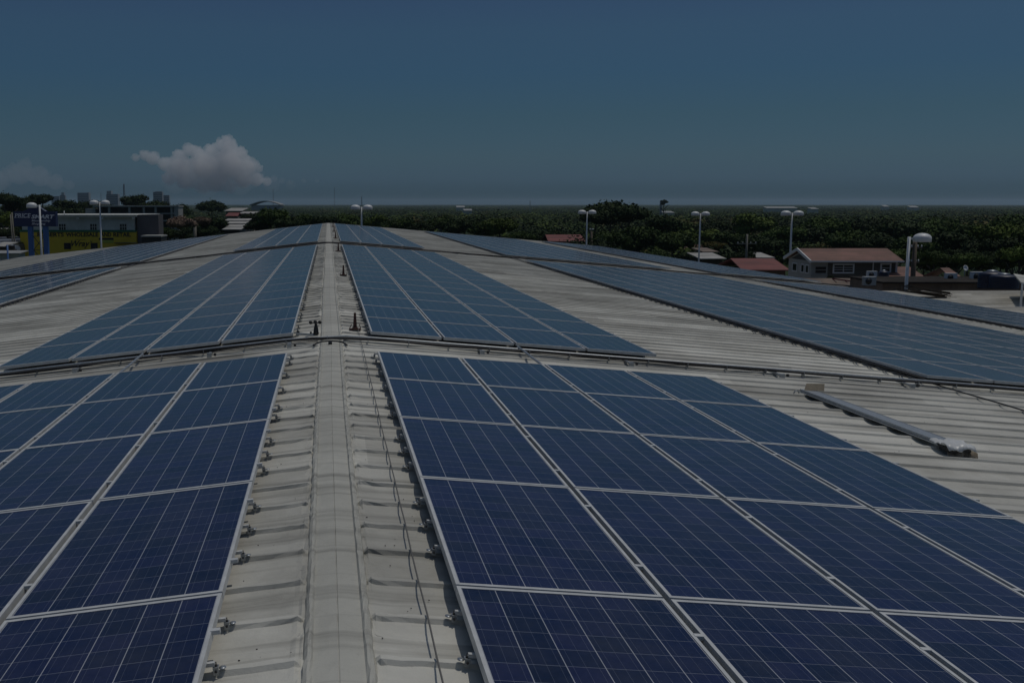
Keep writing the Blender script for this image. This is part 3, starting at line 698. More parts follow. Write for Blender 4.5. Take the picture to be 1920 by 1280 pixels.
simple_house(1318, 1348, 469, 473, 520, 150, M_brownr, M_tanw, 'small tan house with a brown tin roof beside the yellowish shrub', 6, 'house', False)
simple_house(1312, 1362, 479, 486, 520, 134, M_greyr, M_brwall, 'low shack with rusty and white sheets on its roof', 6, 'shack', False)
simple_house(1418, 1453, 478, 484, 520, 150, M_greyr, M_brwall, 'small shed with pale roof between the utility pole and the grey house', 6, 'shed', False)
simple_house(1392, 1482, 490.5, 508, 540, 112, M_redr, M_brwall, 'long brick-red roofed house left of the grey house', 9)
simple_house(1455, 1480, 457, 463, 520, 175, M_rustr, M_tanw, 'faded red roof half hidden in trees left of the grey house', 8)
simple_house(420, 454, 391, 396, 470, 260, M_greyr, M_tanw, 'cream unfinished building with window openings above the left roof line', 12, 'building', False)
simple_house(446, 476, 398, 401, 470, 250, M_greyr, M_tanw, 'low cream wall building right of the unfinished one', 10, 'building', False)
simple_house(422, 446, 400, 406, 470, 235, M_redr, M_tanw, 'small red roof below the cream unfinished building', 8)
for i, (u0, u1, v0) in enumerate(((420,466,411.5),(418,460,417),(423,456,423),(416,452,428))):
    simple_house(u0, u1, v0, v0+3.0, 470, 205-i*8, M_greyr, M_dark, ['topmost pale sheet-roofed shed in the cluster left of the peak','second pale sheet-roofed shed from the top of the cluster','third pale sheet-roofed shed from the top of the cluster','lowest pale sheet-roofed shed in the cluster left of the peak'][i], 5, 'shed', False, 'stacked pale sheds')

# ------------------------------------------------------------ grey house on the right
d = 94.0; q0 = onground(1552, 500, d); X = lambda u: Q(u, 500, d)[0]-q0[0]; Z = lambda v: Q(1600, v, d)[2]-q0[2]
M_sid = mat('grey_board_siding', (.10,.092,.075), .85, var=.2, scale=.8, stretch=(.2,1,6)); M_hw = mat('white_house_paint', (.36,.36,.33), .8, var=.15, scale=.8)
b = thingq('grey_house', q0, 'grey-sided house with white gable porch and rusty red roof', 'house')
xr = X(1682); dp = 5.4; XW = X(1521); ze = Z(490)
a = MB(); a.box(0, xr, 0, dp, 0, ze-.02)
for i in range(16):
    z = ze-.25-i*.23
    if z > 0: a.box(0.1, xr-.1, -.018, .001, z, z+.03)
a.build('siding_wall', M_sid, b)
a = MB(); a.box(XW, XW+.12, .0, dp, 0, ze-.03); a.add([(XW,0,ze-.03),(XW,dp,ze-.03),(XW,dp/2,ze+.72),(XW+.12,0,ze-.03),(XW+.12,dp,ze-.03),(XW+.12,dp/2,ze+.72)], [(0,1,2),(5,4,3),(0,2,5,3),(1,4,5,2)]); a.build('white_gable_wall', M_hw, b)
a = MB(); a.add([(XW-.01,.6,ze+.02),(XW-.01,dp-.6,ze+.02),(XW-.01,dp/2,ze+.60)], [(0,1,2)]); a.build('gable_panel', M_dark, b)
# porch front, a white wall facing the camera, left of the siding
a = MB(); a.box(XW+.121, -.003, .0, dp-.1, 0, ze-.03); a.box(XW-.08, .02, -.07, -.002, Z(516), Z(515)); a.build('porch_front', M_hw, b)
window(b, X(1529), X(1549), .0, Z(512), Z(500), .05, M_hw, (1, 2), .03)
def sidewin(y0, y1, z0, z1):
    f = MB(); x = XW; f.box(x-.05, x, y0-.1, y1+.1, z0-.1, z0); f.box(x-.05, x, y0-.1, y1+.1, z1, z1+.1); f.box(x-.05, x, y0-.1, y0, z0, z1); f.box(x-.05, x, y1, y1+.1, z0, z1)
    o = f.build('window', M_white, b); g = MB(); g.box(x-.015, x-.002, y0, y1, z0, z1); g.build('pane', M_glass, o)
sidewin(.55, 1.15, Z(512), Z(499)); sidewin(1.6, 2.2, Z(512), Z(499)); sidewin(3.3, 4.3, Z(512), Z(499))
window(b, X(1564), X(1599), -.0, Z(510), Z(497), .13, M_white, (2, 3), .06)
window(b, X(1653), X(1668), -.0, Z(509), Z(496), .13, M_white, (1, 2), .06)
a = MB(); a.box(xr-.14, xr+.03, -.03, .10, 0, ze-.04); a.box(X(1637)-.05, X(1637)+.05, -.03, -.019, 0, ze-.04); a.build('corner_board', M_white, b)
a = MB(); zr = ze+.95; xo0, xo1 = X(1516), X(1689); yo0, yo1 = -.55, dp+.55; zl = ze-.02
V = [(xo0,yo0,zl),(xo1,yo0,zl),(xo1,yo1,zl),(xo0,yo1,zl),(xo0,dp/2,zr),(xo1-.05,dp/2,zr)]; V += [(x,y,z+.10) for x,y,z in V]
a.add(V, [(0,1,5,4),(2,3,4,5),(6,10,11,7),(8,11,10,9),(0,6,7,1),(2,8,9,3),(0,4,10,6),(3,9,10,4),(1,7,11,5),(2,5,11,8)]); rf = a.build('roof', M_rustr, b)
a = MB()
for y0_, z0_, y1_, z1_ in ((yo0,zl,dp/2,zr),(yo1,zl,dp/2,zr)): a.bar((xo0-.06,y0_,z0_+.02),(xo0-.06,y1_,z1_+.02),.10,.26)
a.bar((xo0-.1,yo0-.05,zl+.03),(xo1,yo0-.05,zl+.03),.06,.14); a.build('fascia', M_white, rf)
q1 = onground(1548, 520, 92); pl = thingq('potted_palm', (q1[0], 91, q1[2]), 'small dark shrub in front of the white porch wall', 'shrub')
shrub_at = pl; shrub_h = Q(1548, 514, 91)[2]-q1[2]

# ------------------------------------------------------------ neighbouring roofs and the things on them
d0 = 43.5; d1 = 57.0
zA = Q(1700, 602, d0)[2]; zB = Q(1700, 546, d1)[2]
r = thingq('neighbour_roof', (0, 0, -CAM.z), 'lower white ribbed metal roof beyond the right eave', 'roof')
a = MB(); off = CAM.z; x0, x1 = 25.6, 52.0; n = 34
prof = [(0,0),(.55,0),(.62,.07),(.75,.07),(.82,0)]; V = []; cnt = 0
for i in range(int((d1-d0)/.82)):
    for p_, h_ in prof:
        y = d0 + i*.82 + p_; zc = zA + (zB-zA)*(y-d0)/(d1-d0)
        V += [(x0+.0, y, zc+h_+off), (x0+9, y, zc+h_+off+.01), (x1, y, zc+h_+off)]; cnt += 1
a.add(V, [(3*i+j, 3*i+j+1, 3*i+4+j, 3*i+3+j) for i in range(cnt-1) for j in range(2)])
a.build('roof_sheet', roof_material('neighbour_white_roof', (.50,.48,.42), (.30,.28,.23)), r)
a = MB(); a.box(x0, x1, d0+.02, d1-.3, 0.1, min(zA, zB)+off-.1); a.build('wall', M_conc, r)
r = thingq('neighbour_canopy', (0, 0, -CAM.z), 'pale sloping canopy roof at the right edge with a white railing post', 'canopy')
p0 = Q(1891, 527, 50); p1 = Q(1935, 522, 54); p2 = Q(1990, 548, 49)
a = MB(); zt = Q(1900, 528, 50)[2]+off
xf = Q(1900, 520, 54)[0]; a.add([(p0[0],49.0,zt-.02),(p0[0]+7,49.0,zt-1.4),(xf+7,54,zt-1.0),(xf,54,zt+.05)]+[(p0[0],49.0,zt+.05),(p0[0]+7,49.0,zt-1.33),(xf+7,54,zt-.93),(xf,54,zt+.12)], [(0,3,2,1),(4,5,6,7),(0,1,5,4),(1,2,6,5),(2,3,7,6),(3,0,4,7)])
a.build('canopy_sheet', M_roof, r)
a = MB(); zz_ = Q(1887, 590, 48.8)[2]+off; a.bar((p0[0]-.05,48.8,zz_-.3),(p0[0]-.05,48.8,zt+.02),.07,.07); a.bar((p0[0]-.05,48.8,zt),(p0[0]+3,48.8,zt-.3),.06,.06); a.build('post', M_white, r)
# brown concrete building with AC units and tanks
d = 70.0; X = lambda u, dd=70.0: Q(u, 530, dd)[0]; zt = Q(1750, 528, d)[2]+off
r = thingq('flat_roofed_building', (0, 0, -CAM.z), 'flat-roofed building with a stained brown parapet behind the white neighbour roof', 'building')
a = MB(); a.box(X(1655), X(2100), d, d+5, .1, zt-.12); a.build('wall', M_brown, r)
a = MB(); a.box(X(1653), X(2105), d-.25, d+5.2, zt-.115, zt); a.build('roof_slab', mat('dark_tarred_slab', (.05,.045,.04), .95, spec=.05, var=.4, scale=.4), r)
def ac(u, vb, d, sc_, lab, dark=False):
    q = Q(u, vb, d); o = thingq('ac_unit', q, lab, 'air conditioner', 'air conditioners on the right-hand roofs'); o.scale = (sc_,)*3
    a = MB(); a.box(-.42, .42, -.16, .16, .05, .62); a.build('casing', M_white if not dark else M_galv, o)
    a = MB(); a.lathe([(.22,0),(.22,.012)], (-.10,-.162,.335), 18, 0, (0,-1,0)); a.build('fan_grille', M_black, o)
    a = MB(); a.box(-.38, -.30, -.15, .15, 0, .05); a.box(.30, .38, -.15, .15, 0, .05); a.build('foot', M_dark, o)
    a = MB(); a.box(-.43, .43, -.17, .17, .622, .64); a.build('lid', M_white, o)
ac(1782, 528, 73, .92, 'white air conditioner on the brown flat roof, left of the two')
ac(1831, 527, 73, 1.02, 'white air conditioner on the brown flat roof, beside the navy tanks')
ac(1634, 522, 78, .85, 'white air conditioner with its back to us below the grey house window')
ac(1629, 536, 66, .92, 'white framed air conditioner standing lower, in front of the grey house', True)
M_tank = mat('navy_plastic_tank', (.010,.014,.035), .45)
def tank(u, vb, d, rad, h, lab, cone=True):
    q = Q(u, vb, d); o = thingq('water_tank', q, lab, 'water tank', 'dark water tanks')
    a = MB(); pr = [(rad*.96,0)]
    for i in range(6): z = h*(.05+.75*i/6); pr += [(rad, z), (rad, z+h*.09), (rad*.97, z+h*.105)]
    pr += [(rad, h*.82), (rad*.8, h*.93), (rad*.42, h*.99)]
    a.lathe(pr, (0,0,0), 24); a.build('body', M_tank, o)
    a = MB(); a.lathe([(rad*.40,0),(rad*.40,h*.05),(rad*.1,h*.09)], (0,0,h*.99), 16); a.build('lid', M_galv if cone else M_tank, o)
tank(1858, 541, 66.5, .78, 1.10, 'navy water tank with a pale cone lid, left of the pair')
tank(1881, 541, 65.5, .86, .90, 'wider navy water tank, right of the pair')
tank(1656, 527, 80, .38, .80, 'navy water tank in front of the right window of the grey house')
# red bits of roof, domes of red cover
simple_house(1676, 1745, 507, 527, 560, 92, M_rustr, M_brwall, 'low faded red roof behind the single-headed lamp post', 7)
simple_house(1788, 1812, 508, 527, 560, 88, M_rustr, M_tanw, 'small faded red roof between the two air conditioners', 5)
q = Q(1809, 503, 82); o = thingq('satellite_dish', (q[0], q[1], Q(1809, 527, 82)[2]), 'small white satellite dish on a thin mast by the air conditioners', 'satellite dish'); hh = q[2]-Q(1809, 527, 82)[2]
a = MB(); a.lathe([(.025,0),(.025,hh)], (0,0,0), 8); a.build('mast', M_galv, o)
a = MB(); a.lathe([(.0,0),(.14,.02),(.24,.08),(.24,.085),(.14,.03),(0,.01)], (0,-.02,hh), 16, 0, (.3,-.9,.35)); a.build('dish', M_white, o)
# red frame on the near flat roof by the house
q = Q(1560, 533, 84); o = thingq('red_truss', q, 'dark red steel truss lying in front of the grey house', 'steel truss')
a = MB(); xe = 5.6; M_red = mat('dark_red_steel', (.16,.02,.03), .6)
a.bar((0,0,.45),(xe,0,-.25),.10,.10); a.bar((0,0,.0),(xe+1.2,0,-.55),.12,.12)
for i in range(6): t0, t1 = i/6, (i+.5)/6; a.bar((xe*t0,0,.45-.7*t0),((xe+1.2)*t1,0,-.55*t1),.05,.05)
a.build('chords', M_red, o)
q = Q(1552, 545, 80); o = thingq('concrete_roof_slab', q, 'low concrete slab roof in front of the grey house', 'roof')
a = MB(); a.box(0, 6.2, 0, 9, .18, .32); a.build('slab', M_brown, o)
a = MB(); a.box(.2, 6.0, .2, 8.8, -3.2, .177); a.build('wall', M_brwall, o)
for k, (uu, vv) in enumerate(((1603, 520), (1640, 520))):
    pass
# lumber pile on the white neighbour roof
q = Q(1728, 553, 53.0); o = thingq('lumber_pile', (q[0], q[1], zA+(zB-zA)*(53-d0)/(d1-d0)+.06), 'pile of weathered dark boards on the white neighbour roof', 'lumber')
for i in range(16):
    a = MB(); x = -1.30+random.uniform(-.05,.25)+(.12*(i//4)); L = 2.45-random.uniform(0,.25)-.10*(i//4); y = -.45+.26*(i % 4)+random.uniform(-.04,.04); z = .04+.072*(i//4)
    sk = random.uniform(-.10,.06); a.bar((x,y,z+.30+random.uniform(0,.03)+.01*i/4),(x+L,y+sk,z+random.uniform(0,.02)),.22,.045); a.build('board', M_wood, o)

# ------------------------------------------------------------ distant skyline
M_far = mat('far_concrete', (.30,.32,.34), .9, var=.2, scale=.02); M_fwin = mat('far_window_bands', (.06,.07,.09), .4)
def tower(u0, u1, vt, d, lab, extra=None):
    um = (u0+u1)/2; q0 = Q(um, vt, d); p = W(q0); g = gz(p.x, p.y)-1; zt = q0[2]+CAM.z-g; o = empty('office_tower', (p.x, p.y, g), -YAW); tag(o, lab, 'tower block', 'towers on the skyline')
    wd = (u1-u0)*PXM(d)/2; a = MB(); a.box(-wd, wd, 0, wd*1.2, 0, zt)
    if extra: a.box(-wd*extra[0], wd*extra[1], .5, wd, zt, zt+extra[2]*PXM(d))
    a.build('wall', M_far, o)
    a = MB(); nfl = max(3, int(zt/3.6))
    for i in range(nfl//2, nfl): z = zt*i/nfl; a.box(-wd*.92, wd*.92, -.4, -.01, z+.8, z+2.4)
    a.build('window_band', M_fwin, o)
tower(96, 111, 368, 2600, 'low pale block leftmost on the skyline')
tower(112, 122, 366, 2500, 'narrow pale tower on the skyline left of the broad slab', (.4,.6,5))
tower(145, 166, 361.5, 2500, 'broad slab tower left of the twin-headed lamp post', (-.72,.98,.6))
tower(199, 221, 364, 2300, 'stepped tower behind the tall radio mast', (.9,-.15,6))
tower(287, 304, 360, 2100, 'dark glass tower on the skyline, right of the round tree', (.6,.9,1))
tower(305, 317, 366, 2150, 'lower tower joined beside the dark glass tower')
tower(1238, 1241.5, 376, 900, 'thin white water tower column left of the lone far palm cluster')
def mast(u, vt, d, r, lab, base=390):
    q0 = Q(u, vt, d); p = W(q0); g = gz(p.x, p.y); h = q0[2]+CAM.z-g; o = empty('radio_mast', (p.x, p.y, g)); tag(o, lab, 'radio mast', 'radio masts on the horizon')
    a = MB()
    for k in range(3): t = 2*math.pi*k/3; a.bar((r*2*math.cos(t), r*2*math.sin(t), 0), (r*.6*math.cos(t), r*.6*math.sin(t), h), r*.45, r*.45)
    nb = 14
    for i in range(nb):
        z0_, z1_ = h*i/nb, h*(i+1)/nb; k0 = 2-1.4*i/nb; k1 = 2-1.4*(i+1)/nb
        for k in range(3):
            t, t2 = 2*math.pi*k/3, 2*math.pi*(k+1)/3; a.bar((r*k0*math.cos(t), r*k0*math.sin(t), z0_), (r*k1*math.cos(t2), r*k1*math.sin(t2), z1_), r*.25, r*.25)
    a.build('lattice', M_far, o)
mast(232, 345, 900, .75, 'tallest dark radio mast left of the cloud')
mast(141, 374, 1500, .5, 'thin mast left of the broad slab tower')
mast(189, 361, 1900, .5, 'thin mast rising beside the stepped tower')
mast(512, 354, 1600, .42, 'thin radio mast over the arched stadium roof')
mast(627, 351, 1800, .42, 'thinnest radio mast above the roof peak')
mast(678, 368, 1000, .5, 'short dark mast directly behind the middle lamp post')
mast(994, 376, 1500, .5, 'small dark mast on the horizon left of the spreading tree')
mast(1240, 383, 1300, .3, 'small mast right of the spreading tree')
# arched stadium roof
q0 = Q(497, 385, 1500); p = W(q0); g = gz(p.x, p.y); o = empty('arched_stadium', (p.x, p.y, g), -YAW); tag(o, 'pale arched stadium roof on the horizon left of the roof peak', 'stadium')
hw = 29*PXM(1500); zt = Q(497, 376.5, 1500)[2]+CAM.z-g; ze = zt-5.5; a = MB(); V = []; n = 18
for i in range(n+1):
    t = i/n; x = -hw+2*hw*t; z = ze+(zt-ze)*math.sin(math.pi*t)
    V += [(x, 0, z), (x, 60, z), (x, 0, z-1.2), (x, 60, z-1.2)]
a.add(V, [(4*i, 4*i+4, 4*i+5, 4*i+1) for i in range(n)]+[(4*i+2, 4*i+6, 4*i+4, 4*i) for i in range(n)]+[(4*i+3, 4*i+7, 4*i+6, 4*i+2) for i in range(n)]); a.build('arched_roof', M_whiter, o)
a = MB(); a.box(-hw*.9, hw*.9, 4, 56, 0, ze-1); a.build('wall', M_far, o)
# low white warehouses in the woods
for i, (u0, u1, v, d, lab) in enumerate(((1438,1496,387.5,1300,'long low white warehouse roof far off in the woods'),(1522,1536,389,1200,'small white roof just right of the long warehouse'),
        (1658,1668,384.5,1900,'tiny white roof on the horizon above the grey house'),(1708,1724,386,1800,'tiny white roof on the horizon right of the lamp post'),(1668,1684,418,480,'lone pale flat roof in the middle of the woods'),
        (1244,1266,396,900,'low pale wall among trees right of the spreading tree'),(856,872,386,1500,'pale roof on the horizon above the woods'),(870,886,392,900,'low cream roof in the middle woods'))):
    simple_house(u0, u1, v, v+3, 400, d, M_whiter, M_cream, lab, 14 if d > 600 else 6, 'warehouse' if i == 0 else 'building', False, None, 'far_building', False)

# ------------------------------------------------------------ parked cars in the yard at the far left
def car(u, v, d, c, lab, rot):
    q = Q(u, v, d); o = thingq('parked_car', q, lab, 'car', 'vehicles parked at the far left'); o.rotation_euler.z = rot
    pm = mat('car_paint', c, .3, coat=.6)
    a = MB(); sec = [(-2.1,.45,.62),(-2.0,.40,.85),(-1.0,.32,.95),(-.5,.30,1.38),(.7,.30,1.42),(1.4,.32,1.0),(2.0,.38,.88),(2.15,.45,.60)]
    V = []
    for x, z0_, z1_ in sec:
        k = .62 if z1_ > 1.2 else .84
        V += [(x,-.86,z0_),(x,.86,z0_),(x,.86,min(z1_,.92)),(x,k,z1_),(x,-k,z1_),(x,-.86,min(z1_,.92))]
    n6 = 6; Fc = [tuple(range(5,-1,-1)), tuple((len(sec)-1)*6+i for i in range(6))]
    for j in range(len(sec)-1):
        for i in range(6): k = (i+1) % 6; Fc.append((j*6+i, j*6+k, (j+1)*6+k, (j+1)*6+i))
    a.add(V, Fc); a.build('body', pm, o)
    a = MB(); a.box(-.85, 1.15, -.74, .74, .98, 1.30); a.build('windows', M_glass, o)
    for x in (-1.35, 1.35):
        for y in (-.88, .74): a = MB(); a.lathe([(.32,0),(.32,.15)], (x, y, .32), 16, 0, (0,1,0)); a.build('wheel', M_black, o)
lot = MB(); ql = Q(20, 500, 140); pz = Q(20, 474, 140)[2]
o = thingq('raised_lot', (0, 0, -CAM.z), 'raised concrete parking deck at the far left edge', 'parking deck'); lot.box(ql[0]-14, ql[0]+1.8, 136, 190, .1, pz+off-.7); lot.build('deck', M_conc, o)
for i, (u, v, d, c, lab, rot) in enumerate(((6,474,142,(.5,.52,.53),'silver-white car parked nearest at the far left',.4),(27,473,144,(.06,.07,.08),'dark car parked beside the yellow wall corner',1.3),
        (2,462,158,(.35,.37,.40),'light grey car in the second row at the far left',.2),(22,461,160,(.10,.11,.13),'dark grey car in the second row',.9),(33,463,163,(.45,.46,.46),'pale car behind the leaning poles',-.5),(14,456,172,(.04,.05,.07),'black car in the back row at the far left',.3))):
    q = Q(u, v, d); car(u, v, d, c, lab, rot)
q = onground(13.5, 455, 116); o = thingq('blue_post', q, 'slim blue steel post at the far left in front of the parked cars', 'post'); a = MB(); a.lathe([(.10,0),(.10,Q(13.5,459,116)[2]-q[2])], (0,0,0), 10); a.build('post', M_blue, o)

# ------------------------------------------------------------ trees
def leaf_mat(name, c, c2, v=.35):
    m = bpy.data.materials.new(name); m.use_nodes = True; n = m.node_tree.nodes; l = m.node_tree.links; b = n['Principled BSDF']
    g = n.new('ShaderNodeNewGeometry'); wn = noise(n, l, g.outputs['Position'], .35, 3, .6); w2 = n.new('ShaderNodeTexNoise'); w2.inputs['Scale'].default_value = 2.2; l.new(g.outputs['Position'], w2.inputs['Vector'])
    oi = n.new('ShaderNodeObjectInfo')
    f = math_(n, l, 'ADD', math_(n, l, 'MULTIPLY', ramp(n, l, wn, .35, .65), .6), math_(n, l, 'MULTIPLY', w2.outputs[0], .5))
    cc = mixc(n, l, f, c2, c); hs = n.new('ShaderNodeHueSaturation'); l.new(cc, hs.inputs['Color'])
    l.new(math_(n, l, 'ADD', math_(n, l, 'MULTIPLY', oi.outputs['Random'], v), 1-v/2), hs.inputs['Value'])
    l.new(hs.outputs[0], b.inputs['Base Color']); b.inputs['Roughness'].default_value = .65; b.inputs['Specular IOR Level'].default_value = .08
    return m
M_leaf = [leaf_mat('dark_green_leaves', (.032,.052,.013), (.012,.022,.007)), leaf_mat('mid_green_leaves', (.058,.092,.017), (.018,.034,.008)), leaf_mat('light_green_leaves', (.100,.138,.022), (.038,.062,.012)),
          leaf_mat('olive_yellow_leaves', (.11,.095,.02), (.05,.045,.012)), leaf_mat('pinkish_blossom', (.26,.18,.14), (.07,.06,.03))]
def crown_mesh(seed, lobes, leaf, n, flat=.8, mats=None, inner=True):
    """crown about 8 m wide, unit height 1..: many small leaf clumps on uneven lobes"""
    r = np.random.default_rng(seed); C = []; 
    for i in range(lobes):
        a = r.uniform(0, 2*np.pi); rad = 2.6*np.sqrt(r.uniform(0, 1)); z = r.uniform(-.9, 1.5)*flat*(1-.25*rad/2.6)
        C.append((rad*np.cos(a), rad*np.sin(a), z, r.uniform(.9, 1.75)))
    C.append((0, 0, .4, 2.2)); C = np.array(C)
    k = r.integers(0, len(C), n); d_ = r.normal(0, 1, (n, 3)); d_ /= np.linalg.norm(d_, axis=1)[:, None]
    d_[:, 2] = np.where(d_[:, 2] < -.3, -d_[:, 2]*.6, d_[:, 2])
    rr = C[k, 3]*(1-.35*r.random(n)**2 + .10*r.normal(0, 1, n))
    P = C[k, :3] + d_*rr[:, None]*np.array([1, 1, .75])
    nrm = d_ + r.normal(0, .55, (n, 3)); nrm /= np.linalg.norm(nrm, axis=1)[:, None]
    up = r.normal(0, 1, (n, 3)); t = np.cross(nrm, up); t /= np.linalg.norm(t, axis=1)[:, None]; b = np.cross(nrm, t)
    s = leaf*(.5+r.random(n))[:, None]; asp = (.45+.4*r.random(n))[:, None]
    V = np.stack([P-t*s, P-b*s*asp, P+t*s, P+b*s*asp], 1)
    V[:, 2] += nrm*s*.15
    V = V.reshape(-1, 3); Fq = np.arange(4*n).reshape(n, 4)
    if inner:      # shaded twiggy heart so that the crown is not hollow
        vs_ = []; fs = []
        for c in C:
            base = len(vs_)
            for j in range(5):
                for i in range(8):
                    th = np.pi*(j+.5)/5; ph = 2*np.pi*i/8; q = c[3]*.70*(1+r.normal(0, .12)); vs_.append((c[0]+q*np.sin(th)*np.cos(ph), c[1]+q*np.sin(th)*np.sin(ph), c[2]+q*.75*np.cos(th)))
            for j in range(4):
                for i in range(8): fs.append((base+j*8+i, base+(j+1)*8+i, base+(j+1)*8+(i+1) % 8, base+j*8+(i+1) % 8))
        Fq = np.concatenate([Fq, np.array(fs)+len(V)]); V = np.concatenate([V, np.array(vs_)])
    zmin = V[:, 2].min(); V[:, 2] -= C[:, 2].max()+1.6
    return V, Fq
CR = {}
for kind, (lb, leaf, n, flat) in {'round': (13, .20, 5200, .9), 'wide': (22, .19, 6200, .45), 'tall': (12, .20, 4600, 1.5), 'bush': (16, .17, 6500, .7)}.items():
    CR[kind] = [crown_mesh(hash_, lb, leaf, n, flat) for hash_ in ((11, 12, 13) if kind == 'round' else (21, 22))]
CM = {}
def crown(kind, var, mi):
    key = (kind, var % len(CR[kind]), mi)
    if key not in CM: V, Fq = CR[kind][key[1]]; CM[key] = mesh_np('crown', V, Fq, [M_leaf[mi]])
    return CM[key]
tm = MB(); tm.tube([(0,0,0),(.05,.02,.35),(-.04,.05,.65),(.03,0,1)], [.055,.04,.032,.02], 8)
for a_ in range(4):
    t = a_*1.7; tm.tube([(0,0,.45+.08*a_),(.25*math.cos(t),.25*math.sin(t),.66+.06*a_),(.42*math.cos(t),.42*math.sin(t),.86)], [.022,.014,.008], 6)
me_trunk = tm.mesh('trunk', M_trunk)
nt_ = [0]
def tree(u, vt, d, wpx, kind, mi, lab, grp='trees beyond the warehouse', hs=1.0):
    q = Q(u, vt, d); p = W(q); g = gz(p.x, p.y); h = q[2]+CAM.z-g; wd = wpx*PXM(d)/7.4
    o = empty('tree', (p.x, p.y, g), random.uniform(0, 6.28)); tag(o, lab, 'tree', grp); nt_[0] += 1
    c = bpy.data.objects.new('crown', crown(kind, nt_[0], mi)); col.objects.link(c); c.parent = o; c.location = (0, 0, h); c.scale = (wd, wd, wd*.95*hs)
    t = bpy.data.objects.new('trunk', me_trunk); col.objects.link(t); t.parent = o; t.scale = (h*.45, h*.45, max(h-wd*2.0, h*.5))
    return o
D, M, L_, Y_, K_ = 0, 1, 2, 3, 4
